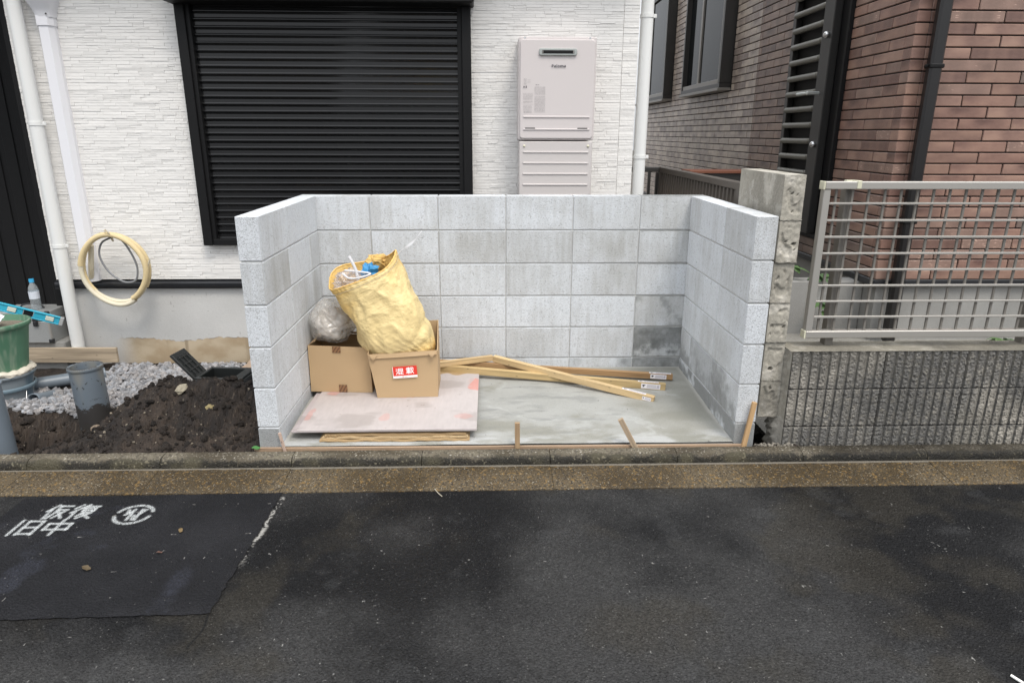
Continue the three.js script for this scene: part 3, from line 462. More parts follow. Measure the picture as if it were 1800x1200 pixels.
// ---------------------------------------------------------------- fixtures on the white house
{ // wall-hung water heater
  const h = thing('water_heater', 'beige wall mounted water heater with black exhaust slot beside the shutter', 'water heater');
  const x0 = 0.083, x1 = 0.553, z0 = WZ + 0.012, z1 = -0.322;
  function rounded(xa, xb, ya, yb, r, depth, zb, bev = 0.006) { const s = new THREE.Shape(), w = xb - xa, hh = yb - ya; s.moveTo(r, 0); s.lineTo(w - r, 0); s.absarc(w - r, r, r, -Math.PI / 2, 0); s.lineTo(w, hh - r); s.absarc(w - r, hh - r, r, 0, Math.PI / 2); s.lineTo(r, hh); s.absarc(r, hh - r, r, Math.PI / 2, Math.PI); s.lineTo(0, r); s.absarc(r, r, r, Math.PI, Math.PI * 1.5);
    const g = new THREE.ExtrudeGeometry(s, { depth: depth - bev, bevelThickness: bev, bevelSize: bev, bevelOffset: -bev, bevelSegments: 3, curveSegments: 8 }); g.translate(xa, ya, zb); return triUV(g); }
  part('casing', rounded(x0, x1, 1.412, 2.004, 0.012, z1 - z0 - 0.012, z0), M.heater, h);
  const ribs = []; for (const [yc, hh] of [[1.555, 0.012], [1.482, 0.012]]) ribs.push(cb(x0 + 0.03, x1 - 0.03, yc - hh, yc, z1 - 0.001, z1 + 0.0055, 0.003));
  part('front_cover', [rounded(x0 + 0.009, x1 - 0.009, 1.420, 1.990, 0.020, 0.022, z1 - 0.022, 0.007), ...ribs], M.heater, h);
  for (const xa of [x0 + 0.042, x1 - 0.105]) part('intake_slot', cb(xa, xa + 0.062, 1.480, 1.4855, z1, z1 + 0.0065, 0.001), M.darkAlu, h);
  const ex = new THREE.Group(); ex.name = 'exhaust_outlet'; h.add(ex);
  { const s = rounded(0.205, 0.433, 1.897, 1.938, 0.012, 0.014, z1 - 0.002, 0.004); part('outlet_rim', s, mat([0.42, 0.44, 0.42], 0.3, { metalness: 0.6 }), ex); part('outlet_slot', cb(0.222, 0.416, 1.907, 1.927, z1 + 0.009, z1 + 0.0135, 0.002), M.recess, ex); for (const xa of [0.226, 0.409]) part('outlet_fin', cb(xa, xa + 0.003, 1.908, 1.926, z1 + 0.0135, z1 + 0.0155, 0.0005), M.silver, ex); }
  for (const xa of [0.121, 0.512]) { const s = part('screw', triUV(new THREE.CylinderGeometry(0.006, 0.006, 0.004, 12).rotateX(Math.PI / 2)), M.steel, h); s.position.set(xa, 1.996, z1 - 0.012); }
  // print on the cover: maker's name and the greyed-out notice columns
  const pt = canvasTex(1024, 1024, (c, w, H) => {
    c.fillStyle = '#000'; c.fillRect(0, 0, w, H); c.fillStyle = '#fff'; c.font = 'bold 70px sans-serif'; c.textAlign = 'center'; c.save(); c.translate(541, 202); c.scale(0.86, 1); c.fillText('Paloma', 0, 0); c.restore();
    c.setTransform(0.667, 0, 0, 0.857, -16, 143); const r = rng(4), rows = (x, y, ww, n, st, hh, a) => { for (let i = 0; i < n; i++) { let q = x; while (q < x + ww) { const l = 6 + 22 * r(); c.globalAlpha = a * (0.5 + 0.5 * r()); c.fillRect(q, y + i * st, Math.min(l, x + ww - q), hh); q += l + 3 + 5 * r(); } } c.globalAlpha = 1; };
    rows(70, 300, 60, 6, 22, 9, 0.5); rows(150, 320, 70, 3, 30, 9, 0.35); c.globalAlpha = 0.75; c.fillRect(62, 452, 26, 40); c.fillRect(110, 446, 26, 48); c.globalAlpha = 1; rows(60, 600, 210, 8, 18, 8, 0.42); rows(60, 764, 205, 2, 20, 9, 0.6); c.globalAlpha = 0.45; c.fillRect(58, 830, 220, 4); c.globalAlpha = 1; rows(62, 860, 190, 7, 18, 8, 0.42); rows(66, 988, 180, 1, 20, 18, 0.65);
    rows(330, 420, 80, 1, 20, 16, 0.6); rows(310, 470, 240, 8, 21, 9, 0.5); rows(310, 660, 240, 20, 17.5, 8, 0.45);
  }, false);
  const pr = new THREE.PlaneGeometry(0.42, 0.33); pr.translate(0.115 + 0.21 - 0.012, 1.555 + 0.165 + 0.012, z1 + 0.0045); const pm = mat([0.075, 0.075, 0.09], 0.6, { alphaMap: pt, transparent: true }); part('printed_text', pr, pm, h);
  const l = new THREE.Group(); l.name = 'pipe_cover'; h.add(l); const lr = []; for (const yc of [1.350, 1.284, 1.218, 1.152, 1.086]) lr.push(cb(x0 + 0.03, x1 - 0.03, yc - 0.015, yc - 0.004, z1 - 0.010, z1 - 0.0005, 0.003));
  part('cover_panel', [cb(x0 + 0.006, x1 - 0.006, 0.52, 1.405, z0, z1 - 0.006, 0.005), ...lr], M.heaterLow, l);
  for (const xa of [0.121, 0.519]) { const s = part('cover_screw', triUV(new THREE.SphereGeometry(0.008, 12, 8)), M.cap, l); s.position.set(xa, 1.377, z1 - 0.006); }
}
function downpipe(label, x, z, r, yb, yt, clips, m) {
  const o = thing('downpipe', label, 'downpipe', 'white downpipes on the white house'); part('pipe', [cyl(r, r, yt - yb, x, (yb + yt) / 2, z, 32)], m, o);
  for (const y of clips) { part('collar', cyl(r + 0.004, r + 0.004, 0.022, x, y, z, 32), m, o); part('bracket', cb(x - 0.010, x + 0.010, y - 0.010, y + 0.010, Math.min(z - r, WZ) - 0.001, z - r + 0.004, 0.002), m, o); part('clip_ear', cb(x + r, x + r + 0.020, y - 0.011, y + 0.011, z - 0.008, z + 0.006, 0.002), m, o); } return o;
}
{
  const o = downpipe('round white downpipe at the left corner ending in a grey socket', -2.925, -0.485, 0.040, 0.02, 3.2, [1.50, 0.735], M.pvcWhite);
  part('grey_socket', [cyl(0.047, 0.047, 0.14, -2.925, -0.05, -0.485, 32)], M.pvcGrey, o);
  downpipe('round white downpipe on the corner between white and brown houses', 0.903, -0.60, 0.040, -0.1, 3.2, [2.16, 1.305], M.pvcWhite);
  const d = thing('duct_cover', 'flat white pipe duct with an angled cap above the coiled hose', 'duct');
  const prof = [[-2.828, WZ], [-2.828, WZ + 0.035], [-2.808, WZ + 0.066], [-2.752, WZ + 0.066], [-2.732, WZ + 0.035], [-2.732, WZ]];
  const ext = (pp, y0, y1) => { const s = new THREE.Shape(pp.map(([x, z]) => new THREE.Vector2(x, -z))), g = new THREE.ExtrudeGeometry(s, { depth: y1 - y0, bevelEnabled: false }); g.rotateX(-Math.PI / 2); g.translate(0, y0, 0); return triUV(g); };
  part('duct', ext(prof, 0.492, 2.085), M.ductWhite, d);
  part('cap_collar', ext(prof.map(([x, z]) => [x + (x < -2.78 ? -0.005 : 0.005), z > WZ ? z + 0.006 : z]), 2.065, 2.118), M.ductWhite, d);
  const capG = grid(24, 10, (u, v) => { const a = u * Math.PI, w = 0.053 + 0.034 * sstep(0, 0.55, v), q = Math.sign(Math.cos(a)) * Math.pow(Math.abs(Math.cos(a)), 0.55), t = Math.pow(Math.sin(a), 0.55); return V(-2.780 - q * w + 0.004, 2.112 + 0.22 * v, WZ + t * (0.072 + 0.055 * sstep(0, 0.6, v))); });
  part('cap', triUV(toCreasedNormals(capG, 0.6)), M.ductWhite, d); const s = part('cap_screw', triUV(new THREE.SphereGeometry(0.005, 10, 8)), M.darkAlu, d); s.position.set(-2.745, 2.128, WZ + 0.078);
}
{ // coil of insulated hose with a thin grey cable, hung from the duct end
  const o = thing('hose_coil', 'coiled cream insulated hose with grey cable hanging in front of duct', 'hose');
  const ring = (cx, cy, cz, rx, ry, a0, a1, r, wob, n = 60) => { const P = []; for (let i = 0; i <= n; i++) { const a = mix(a0, a1, i / n); P.push(V(cx + rx * Math.cos(a) + 0.006 * Math.sin(a * 3 + wob), cy + ry * Math.sin(a), cz + wob * 0.006 * Math.cos(a * 2) + 0.012 * Math.sin(a + wob))); } return tube(P, r, 140, 12); };
  const cream = mat([0.66, 0.53, 0.30], 0.7, { bumpMap: fineTex, bumpScale: 0.001 }), pale = mat([0.66, 0.60, 0.46], 0.65, { bumpMap: fineTex, bumpScale: 0.001 });
  part('insulation', ring(-2.553, 0.594, -0.425, 0.212, 0.225, -0.55, 3.9, 0.0175, 0), cream, o); part('insulation', ring(-2.545, 0.600, -0.388, 0.208, 0.222, -1.1, 3.05, 0.017, 1), cream, o);
  part('bare_pipe', ring(-2.553, 0.594, -0.42, 0.210, 0.222, 3.86, 5.80, 0.0145, 0), pale, o); part('bare_pipe', ring(-2.548, 0.588, -0.39, 0.206, 0.232, 3.0, 5.3, 0.0145, 1), pale, o);
  part('tie', tube([V(-2.575, 0.845, -0.425), V(-2.555, 0.848, -0.37), V(-2.535, 0.845, -0.365), V(-2.52, 0.79, -0.39), V(-2.54, 0.775, -0.42), V(-2.565, 0.80, -0.445)], 0.004, 40, 6, true), mat([0.50, 0.44, 0.33], 0.6), o);
  part('loose_end', tube([V(-2.342, 0.56, -0.40), V(-2.325, 0.62, -0.39), V(-2.305, 0.66, -0.385)], 0.007, 20, 8), pale, o);
  part('upper_run', tube([V(-2.700, 0.745, -0.45), V(-2.735, 0.60, -0.47), V(-2.765, 0.52, -0.50)], 0.017, 20, 10), pale, o);
  part('cable', tube([V(-2.52, 0.81, -0.41), V(-2.62, 0.76, -0.43), V(-2.645, 0.68, -0.43), V(-2.60, 0.57, -0.43), V(-2.50, 0.505, -0.42), V(-2.43, 0.52, -0.415), V(-2.405, 0.60, -0.41), V(-2.43, 0.70, -0.41), V(-2.48, 0.79, -0.405), V(-2.53, 0.822, -0.40)], 0.0065, 90, 8), mat([0.20, 0.205, 0.215], 0.5), o);
}

// ---------------------------------------------------------------- right side: black downpipe, old wall, ribbed wall, lattice, alley
{
  const o = thing('downpipe', 'black downpipe down the front corner of the brown house', 'downpipe'); part('pipe', cb(2.838, 2.925, -0.03, 3.4, -0.765, -0.70, 0.014), mat([0.012, 0.011, 0.011], 0.3), o);
  for (const y of [1.89, 0.86]) { part('clamp', cb(2.832, 2.931, y - 0.014, y + 0.014, -0.771, -0.694, 0.006), M.black, o); part('bracket', cb(2.86, 2.90, y - 0.01, y + 0.01, -0.80, -0.771, 0.003), M.black, o); part('bolt', cb(2.815, 2.833, y - 0.006, y + 0.01, -0.74, -0.72, 0.002), M.black, o); }
}
{ // old cut-off boundary wall
  const o = thing('old_block_wall', 'weathered stub of an old concrete block wall tight behind new wall', 'block wall');
  const ys = [1.278, 1.072, 0.878, 0.683, 0.49, 0.292, 0.105], r = rng(61);
  for (let j = 0; j < 6; j++) for (let q = 0; q < (j < 1 ? 1 : 1); q++) {
    const z1 = 0.972 + 0.008 * (r() - 0.5), x0 = 1.232 + 0.006 * (r() - 0.5), w = 0.098, h = ys[j] - ys[j + 1] - 0.006, dpt = 0.56, yb = ys[j + 1] + 0.006;
    // block with a broken hollow end face
    const end = grid(22, 34, (u, v) => { const a = u - 0.5, b = v - 0.5, e = Math.min(0.5 - Math.abs(a), 0.5 - Math.abs(b)); const hol = -0.007 * sstep(0.12, 0.16, e) * sstep(0.10, 0.13, n3(a * 2.2 + j * 5.3, b * 2.6, 3)); const hole = -0.03 * sstep(0.05, 0.02, Math.abs(n3(u * 3 + j * 7.7, v * 5 + j, 7.3))) * sstep(0.26, 0.40, n3(u * 4 + j * 3, v * 4 + 9, 2.2)) * sstep(0.12, 0.22, e); return V(x0 + w * u, yb + h * v, z1 + hol + hole * 1.2 + 0.0025 * n3(u * 6, v * 9, j) + 0.0012 * n3(u * 24, v * 40, j)); });
    part('block', [triUV(end), bx(x0, x0 + w, yb, yb + h, z1 - dpt, z1 - 0.072, j * 0.3), bx(x0, x0 + 0.006, yb, yb + h, z1 - 0.072, z1 - 0.002, j * 0.3), bx(x0 + w - 0.006, x0 + w, yb, yb + h, z1 - 0.072, z1 - 0.002, j * 0.3), bx(x0 + 0.006, x0 + w - 0.006, yb + h - 0.005, yb + h, z1 - 0.072, z1 - 0.002), bx(x0 + 0.006, x0 + w - 0.006, yb, yb + 0.005, z1 - 0.072, z1 - 0.002)], M.old, o);
    part('mortar', grid(16, 5, (u, v) => V(x0 - 0.001 + (w + 0.002) * u, yb - 0.008 + 0.011 * v + 0.003 * n3(u * 6, 2, j), z1 - 0.001 + 0.012 * Math.sin(v * Math.PI) * (0.2 + 0.8 * Math.abs(n3(u * 7, v * 3, j * 4 + 1)) * 2))), M.old, o);
  }
  part('footing', [bx(1.236, 1.325, -0.3, 0.108, 0.42, 0.66)], M.old, o);
}
const splitBump = dataTex(512, 512, 0.3, 0.3, (u, v) => fbm(u * 70, v * 70, 4));
const splitMap = colorTex(1024, 512, 1.4, 0.7, (u, v) => { const f = fbm(u * 4, v * 4, 5), s = fbm(u * 70, v * 70, 3), q = vn(u * 240, v * 240), t = sstep(0.46, 0.68, fbm(u * 2.6 + 9, v * 2.2 + 2, 4)); let c = mix3([0.285, 0.265, 0.23], [0.19, 0.178, 0.155], sstep(0.35, 0.6, f)); c = mix3(c, [0.075, 0.075, 0.075], t * 0.75 * sstep(0.3, 0.6, s + 0.1)); c = mix3(c, [0.42, 0.40, 0.36], sstep(0.86, 0.95, q) * 0.5); return c.map(k => k * (0.7 + 0.7 * (s - 0.1))); });
{ // low ribbed split-face wall
  const o = thing('ribbed_block_wall', 'low dark ribbed split face block wall under the metal lattice fence', 'block wall');
  const sm = mat([1, 1, 1], 0.9, { map: splitMap, bumpMap: splitBump, bumpScale: 0.005 }), rows = [[0.271, 0.462], [0.075, 0.266], [-0.12, 0.070]], zf = 1.018, zb = 0.872; 
  function ribBlock(x0, x1, y0, y1, seed) {
    const n = Math.max(1, Math.round((x1 - x0) / 0.0436)), G = [], w = (x1 - x0) / n;
    for (let i = 0; i < n; i++) { const a = x0 + i * w + (i ? 0.0062 : 0.001), b = x0 + (i + 1) * w - (i < n - 1 ? 0.0062 : 0.001);
      const dist = (u, v) => { const e = Math.min(u, 1 - u, 4.2 * Math.min(v, 1 - v)); return sstep(0, 0.10, e) * (0.0105 + 0.0050 * n3((a + (b - a) * u) * 75, (y0 + (y1 - y0) * v) * 75, seed) + 0.0040 * n3(u * 4 + i * 7, v * 14, seed + 9) + 0.0028 * n3((a + (b - a) * u) * 170, (y0 + (y1 - y0) * v) * 170, seed)); };
      G.push(triUV(toCreasedNormals(grid(9, 44, (u, v) => { const dd = dist(u, v); return V(a + (b - a) * u, y0 + (y1 - y0) * v, zf + dd); }), 0.25))); }
    G.push(bx(x0, x1, y0, y1, zb, zf + 0.0005)); return G;
  }
  let s = 1; for (let j = 0; j < 3; j++) for (const [a, b] of [[1.345, 1.803], [1.807, 2.205], [2.209, 2.607], [2.611, 3.01]]) part('block', ribBlock(a, b - 0.001, rows[j][0], rows[j][1], s++), sm, o);
  part('mortar', [bx(1.352, 3.0, -0.13, 0.455, zb + 0.006, zf - 0.004)], M.mortarRed, o);
  const top = grid(90, 10, (u, v) => V(mix(1.337, 3.01, u), 0.4635 + 0.002 * n3(u * 60, v * 8, 3), mix(zb - 0.004, zf + 0.013 + 0.002 * n3(u * 60, 3, 8), v))); part('coping', triUV(top), M.oldDirty, o);
  const endg = grid(14, 50, (u, v) => { const z = mix(zb, zf + 0.012, u), y = mix(-0.1, 0.461, v), e = sstep(0.5, 0.75, u); return V(1.343 - (1 - e) * (0.010 + 0.022 * Math.abs(n3(u * 5, v * 18, 4)) * 2 + 0.004 * n3(u * 20, v * 60, 4)), y, z); }); part('mortar_end', triUV(endg), M.old, o);
}
{ // silver aluminium lattice fence on the ribbed wall
  const o = thing('lattice_fence', 'silver bronze aluminium lattice fence standing on the ribbed block wall', 'fence'), xa = 1.420, xb = 3.02, zf = 0.95;
  part('top_rail', cb(xa + 0.004, xb, 1.214, 1.248, zf - 0.022, zf + 0.022, 0.003), M.silver, o); part('rail_cap', cb(xa - 0.004, xa + 0.0035, 1.212, 1.250, zf - 0.024, zf + 0.024, 0.002), M.cap, o);
  part('bottom_rail', cb(xa + 0.004, xb, 0.511, 0.546, zf - 0.020, zf + 0.020, 0.003), M.silver, o); part('rail_cap', cb(xa - 0.004, xa + 0.0035, 0.509, 0.548, zf - 0.022, zf + 0.022, 0.002), M.cap, o);
  part('end_stile', cb(xa + 0.002, xa + 0.034, 0.5465, 1.2135, zf - 0.018, zf + 0.018, 0.002), M.silver, o);
  const hb = cham(xb - xa - 0.036, 0.0095, 0.011, 0.0012), vb = cham(0.0105, 0.667, 0.010, 0.0012);
  for (let i = 0; i < 8; i++) { const b = part('horizontal_bar', hb, M.silver, o); b.position.set((xa + 0.036 + xb) / 2, 1.150 - 0.0766 * i, zf + 0.006); }
  for (let i = 0; i < 20; i++) { const b = part('vertical_bar', vb, M.silverDark, o); b.position.set(1.490 + 0.0758 * i, 0.88, zf - 0.005); }
  for (const x of [1.545, 2.535]) { part('post', cb(x, x + 0.04, 0.455, 1.212, zf - 0.075, zf - 0.023, 0.003), M.silverDark, o); part('post_clip', [cb(x - 0.004, x + 0.044, 1.212, 1.2515, zf - 0.05, zf - 0.0225, 0.002), cb(x + 0.024, x + 0.044, 1.216, 1.2525, zf - 0.024, zf + 0.0255, 0.002)], M.cap, o); }
}
{ // alley: paving, low ledge, weeds, brown slat fence, shelf
  single('alley_paving', triUV(grid(60, 60, (u, v) => { const x = mix(1.34, 7, u), z = mix(-9.6, 0.9, v); return V(x, -0.045 + 0.006 * n3(x * 3, z * 3, 1), z); })), mat([0.85, 0.83, 0.78], 0.9, { map: greyConc, bumpMap: roughTex, bumpScale: 0.006 }), 'bare grey concrete ground behind the lattice fence', 'paving', null, 'structure');
  single('low_ledge', cb(1.9, 2.783, -0.06, 0.372, -1.16, -1.0, 0.006), M.conc, 'low grey concrete ledge meeting the brown house side', 'ledge');
  const leafM = [[0.075, 0.16, 0.035], [0.10, 0.20, 0.05], [0.06, 0.13, 0.04]].map(c => mat(c, 0.6, { transmission: 0.3, thickness: 0, side: THREE.DoubleSide }));
  const leaf = (L, W, bend) => grid(4, 6, (u, v) => { const w = W * Math.sin(Math.PI * Math.pow(v, 0.8)) * (u - 0.5); return V(w, bend * v * v * L - Math.abs(u - 0.5) * -0.15 * W, v * L); });
  function weed(label, x, y, z, n, L, seed, h) {
    const o = thing('weed', label, 'weed', 'weeds in the alley'), r = rng(seed);
    for (let i = 0; i < n; i++) { const a = r() * 6.28, t = h * (0.25 + 0.75 * r()), rad = 0.25 * h * r() + 0.5 * L; const bx0 = x + Math.cos(a) * rad, bz0 = z + Math.sin(a) * rad * 0.7; part('stem', tube([V(x, y, z), V(mix(x, bx0, 0.35), y + t * 0.7, mix(z, bz0, 0.35)), V(bx0, y + t, bz0)], 0.0022, 8, 5), leafM[2], o);
      for (let k = 0; k < 2; k++) { const l = part('leaf', leaf(L * (0.7 + 0.6 * r()), L * 0.62, -0.4), leafM[Math.floor(r() * 3)], o); l.position.set(bx0, y + t, bz0); l.rotation.set(0.5 * (r() - 0.3), a + (k ? 0.9 : -0.7) + Math.PI / 2 - a * 2 * 0, 0.6 * (r() - 0.5)); } }
  }
  weed('leafy green weed on the low ledge beside the old block stub', 2.20, 0.370, -1.06, 7, 0.085, 1, 0.17); weed('leafy green weed trailing over the ledge behind lattice fence', 2.48, 0.365, -1.02, 6, 0.085, 2, 0.08); weed('small green weed hanging lower behind the fence post', 2.44, 0.10, -0.86, 3, 0.08, 5, 0.16);
  weed('low green weed at the foot of brown house foundation', 3.74, -0.04, -0.70, 9, 0.07, 3, 0.04);
  const f = thing('slat_fence', 'dark brown vertical slat fence running back between the two houses', 'fence'), z0 = -1.56, z1 = 0.30, sl = cham(0.020, 1.16, 0.030, 0.002);
  part('top_rail', cb(1.275, 1.325, 1.155, 1.198, z0, z1, 0.004), M.brownAlu, f); part('bottom_rail', cb(1.278, 1.322, 0.02, 0.06, z0, z1, 0.004), M.brownAlu, f);
  part('top_rail', cb(0.86, 1.2745, 1.158, 1.196, z0 - 0.025, z0 + 0.02, 0.004), M.darkAlu, f); part('bottom_rail', cb(0.86, 1.2745, 0.02, 0.06, z0 - 0.025, z0 + 0.02, 0.004), M.darkAlu, f);
  for (const z of [z0 - 0.0, z1 - 0.02]) part('post', cb(1.272, 1.328, -0.1, 1.20, z - 0.03, z + 0.03, 0.004), M.brownAlu, f);
  for (let z = z0 + 0.075; z < z1 - 0.06; z += 0.067) { const o = part('slat', sl, M.brownAlu, f); o.position.set(1.300, 0.575, z); } for (let x = 0.885; x < 1.26; x += 0.062) { const o = part('slat', sl, M.darkAlu, f); o.position.set(x, 0.575, z0); }
  const s = thing('alley_shelf', 'narrow red brown shelf board on dark legs behind the slat fence', 'shelf'); part('shelf_board', cb(1.64, 2.22, 1.125, 1.148, -2.25, -1.95, 0.003), M.wood([0.20, 0.075, 0.045]), s); part('rim', cb(1.66, 2.20, 1.05, 1.122, -2.0, -1.97, 0.003), M.darkAlu, s);
  for (const x of [1.68, 2.15]) for (const z of [-2.22, -1.99]) part('leg', cb(x, x + 0.035, -0.05, 1.122, z - 0.035, z, 0.003), M.darkAlu, s);
}

{
  const ry = (x, z) => -0.022 - 0.13 * sstep(1.035, 0.93, z) + 0.012 * n3(x * 30, 2, z * 30) + 0.006 * n3(x * 70, 2, z * 70);
  const g = grid(50, 40, (u, v) => { const x = mix(1.1985, 1.42, u), z = mix(0.62, 1.086, v); return V(x, ry(x, z), z); }), q = g.attributes.position, t = g.attributes.uv; for (let k = 0; k < q.count; k++) t.setXY(k, q.getX(k), q.getZ(k));
  single('soil', g, soilM, 'narrow dark strip of rubble and soil between new wall and ribbed wall', 'soil', null, 'structure');
  const r = rng(88), L = []; for (let i = 0; i < 150; i++) { const x = mix(1.21, 1.40, r()), z = mix(1.02, 1.078, r()), s = 0.003 + 0.009 * r() * r(), k = 0.4 + r(); L.push([x, ry(x, z) + s * 0.4, z, s, [0.20 * k, 0.18 * k, 0.15 * k]]); } scatter('rubble', lump(12, 0.4), mat([1, 1, 1], 0.9), L, 'small rubble bits in the gap beside the ribbed wall', 'rubble');
}
// ---------------------------------------------------------------- inside the enclosure
const plyMap = colorTex(1024, 1024, 1.0, 1.0, (u, v) => { const f = fbm(u * 4 + 2, v * 4, 5), s = fbm(u * 90, v * 18, 3), st = fbm(u * 3 + 30, v * 6, 4); let c = [0.50, 0.455, 0.445].map(q => q * (0.92 + 0.22 * (f - 0.5) + 0.12 * (s - 0.5))); c = mix3(c, [0.315, 0.28, 0.265], sstep(0.52, 0.62, st) * 0.55);
  const blotch = (x, y, rx, ry, a) => { const d = Math.hypot((u - x) / rx, (v - y) / ry) + 0.9 * (fbm(u * 26, v * 26, 3) - 0.5); return a * sstep(1, 0.75, d); };
  const red = Math.min(1, blotch(0.12, 0.42, 0.05, 0.10, 0.5) + blotch(0.92, 0.35, 0.06, 0.13, 0.75) * (u + v * 0.3 > 0.98 ? 1 : 0.25) + blotch(0.52, 0.52, 0.06, 0.05, 0.45) + blotch(0.45, 0.83, 0.03, 0.06, 0.3) + blotch(0.86, 0.82, 0.05, 0.05, 0.3) + blotch(0.06, 0.78, 0.02, 0.08, 0.4)); c = mix3(c, [0.62, 0.20, 0.15], red * 0.8);
  return mix3(c, [0.22, 0.17, 0.13], sstep(0.78, 0.86, fbm(u * 40, v * 60, 3)) * sstep(0.5, 0.7, fbm(u * 5 + 8, v * 5, 2)) * 0.7); });
plyMap.offset.set(1.09, 0); 
{
  const pm = mat([1, 1, 1], 0.6, { map: plyMap, bumpMap: fineTex, bumpScale: 0.0006 }), em = M.wood([0.40, 0.30, 0.20]);
  single('plywood_sheet', cb(-1.078, -0.20, 0.038, 0.0475, 0.065, 0.965, 0.001), mat([0.95, 0.93, 0.95], 0.6, { map: plyMap }), 'lower pinkish grey plywood sheet whose left edge peeks out from under the other', 'plywood', 'stacked plywood sheets');
  const top = single('plywood_sheet', (() => { const g = cb(-1.045, -0.165, 0.0485, 0.0595, 0.062, 0.982, 0.001); return g; })(), pm, 'upper pinkish grey plywood sheet with red paint marks under the cartons', 'plywood', 'stacked plywood sheets');
  const r = rng(15), cm = [[0.42, 0.29, 0.15], [0.47, 0.35, 0.20], [0.36, 0.25, 0.13]];
  const names = ['bottom flattened brown cardboard sheet under the plywood', 'middle flattened brown cardboard sheet under the plywood', 'top crumpled flattened cardboard sheet just below the plywood'];
  for (let i = 0; i < 3; i++) { // flattened cartons with corrugated, ragged front edges
    const x0 = -0.935 + 0.012 * i, x1 = -0.205 - 0.01 * i + 0.02 * r(), zf = 0.998 - 0.008 * i, y = 0.0065 + i * 0.0105;
    const sheet = (dy, sgn) => grid(120, 12, (u, v) => { const x = mix(x0, x1, u), z = mix(0.12, zf + 0.006 * n3(u * 22, i * 3, 1) + (i === 2 && u < 0.12 ? -0.02 * n3(u * 60, 1, 3) : 0), v); return V(x, y + dy + 0.0022 * n3(u * 8 + i * 9, v * 3, 2) * (1 + 2 * v) + 0.034 * (1 - z / 1.03), z); });
    const front = grid(240, 1, (u, v) => { const x = mix(x0, x1, u), z = zf + 0.006 * n3(u * 22, i * 3, 1) + (i === 2 && u < 0.12 ? -0.02 * n3(u * 60, 1, 3) : 0) - 0.002 * (Math.sin(u * 700) > 0 ? 1 : 0); return V(x, y + (v - 0.5) * 0.008 + 0.0022 * n3(u * 8 + i * 9, 3, 2) * 3 + 0.034 * (1 - z / 1.03), z); });
    single('flat_cardboard', [triUV(sheet(0.004)), triUV(sheet(-0.004)), triUV(front)], mat(cm[i], 0.85), names[i], 'cardboard', 'flattened cardboard under the plywood');
  }
}
function carton(o, c, m, t = 0.004) { // c: 4 bottom corners and 4 top corners (front left, front right, back right, back left)
  const names = ['front_panel', 'side_panel', 'back_panel', 'side_panel'];
  for (let i = 0; i < 4; i++) { const a = c[i], b = c[(i + 1) % 4], d = c[4 + (i + 1) % 4], e = c[4 + i], n = b.clone().sub(a).cross(e.clone().sub(a)).normalize(), off = n.clone().multiplyScalar(-t);
    const f = (u, v) => a.clone().lerp(b, u).lerp(e.clone().lerp(d, u), v).add(n.clone().multiplyScalar(0.004 * n3(u * 2.4 + i * 5, v * 2.4, 6) * Math.sin(Math.PI * v) )); 
    const G = [grid(10, 10, f), grid(10, 10, (u, v) => f(u, v).add(off)), grid(10, 1, (u, v) => f(u, 1).add(off.clone().multiplyScalar(v))), grid(1, 10, (u, v) => f(0, v).add(off.clone().multiplyScalar(u))), grid(1, 10, (u, v) => f(1, v).add(off.clone().multiplyScalar(u)))].map(g => triUV(g)); part(names[i], G, m, o); }
  part('bottom_panel', [triUV(grid(2, 2, (u, v) => c[0].clone().lerp(c[1], u).lerp(c[3].clone().lerp(c[2], u), v).add(V(0, 0.003, 0))))], m, o);
}
function flap(o, a, b, out, m, t = 0.004, name = 'flap') { const n = b.clone().sub(a).cross(out).normalize().multiplyScalar(t); const f = (u, v) => a.clone().lerp(b, u * (1 - 0.02 * v) + 0.01 * v).add(out.clone().multiplyScalar(v)).add(n.clone().multiplyScalar(1.2 * n3(u * 4, v * 3, 9) * v)); part(name, [triUV(grid(10, 5, f)), triUV(grid(10, 5, (u, v) => f(u, v).add(n))), triUV(grid(10, 1, (u, v) => f(u, 1).add(n.clone().multiplyScalar(v))))], m, o); }
const tapeTex = canvasTex(128, 128, (c) => { c.fillStyle = '#8a6646'; c.fillRect(0, 0, 128, 128); c.strokeStyle = '#64452f'; c.lineWidth = 20; for (let i = -2; i < 4; i++) { c.beginPath(); c.moveTo(i * 52, 128); c.lineTo(i * 52 + 70, 0); c.stroke(); } });
{
  const P = 0.0605, o = thing('cardboard_carton', 'squarer brown carton at the left holding the clear plastic bag', 'carton', 'open cartons on the plywood'), yt = 0.318;
  const c = [V(-1.104, P, 0.455), V(-0.757, P, 0.48), V(-0.765, P, 0.20), V(-1.104, P, 0.17), V(-1.103, yt + 0.012, 0.452), V(-0.765, yt + 0.005, 0.477), V(-0.77, yt, 0.20), V(-1.103, yt, 0.17)];
  carton(o, c, M.card); const tm = mat([1, 1, 1], 0.45, { map: tapeTex });
  flap(o, V(-1.095, yt + 0.004, 0.445), V(-0.80, yt, 0.462), V(0.0, -0.085, -0.04), M.cardIn); flap(o, V(-1.098, yt + 0.008, 0.19), V(-1.098, yt + 0.008, 0.44), V(0.03, 0.02, 0), M.card); flap(o, V(-0.775, yt + 0.004, 0.205), V(-1.095, yt + 0.004, 0.175), V(0, 0.035, 0.09), M.card);
  for (const [u, v, w, h] of [[0.47, 0.935, 0.046, 0.036], [0.53, 0.085, 0.046, 0.044]]) { const a = c[0].clone().lerp(c[1], u).lerp(c[4].clone().lerp(c[5], u), v), g = new THREE.PlaneGeometry(w, h); const q = part('tape_piece', g, tm, o); q.position.copy(a).add(V(0, 0, 0.0045)); q.rotation.y = -0.07; }
}
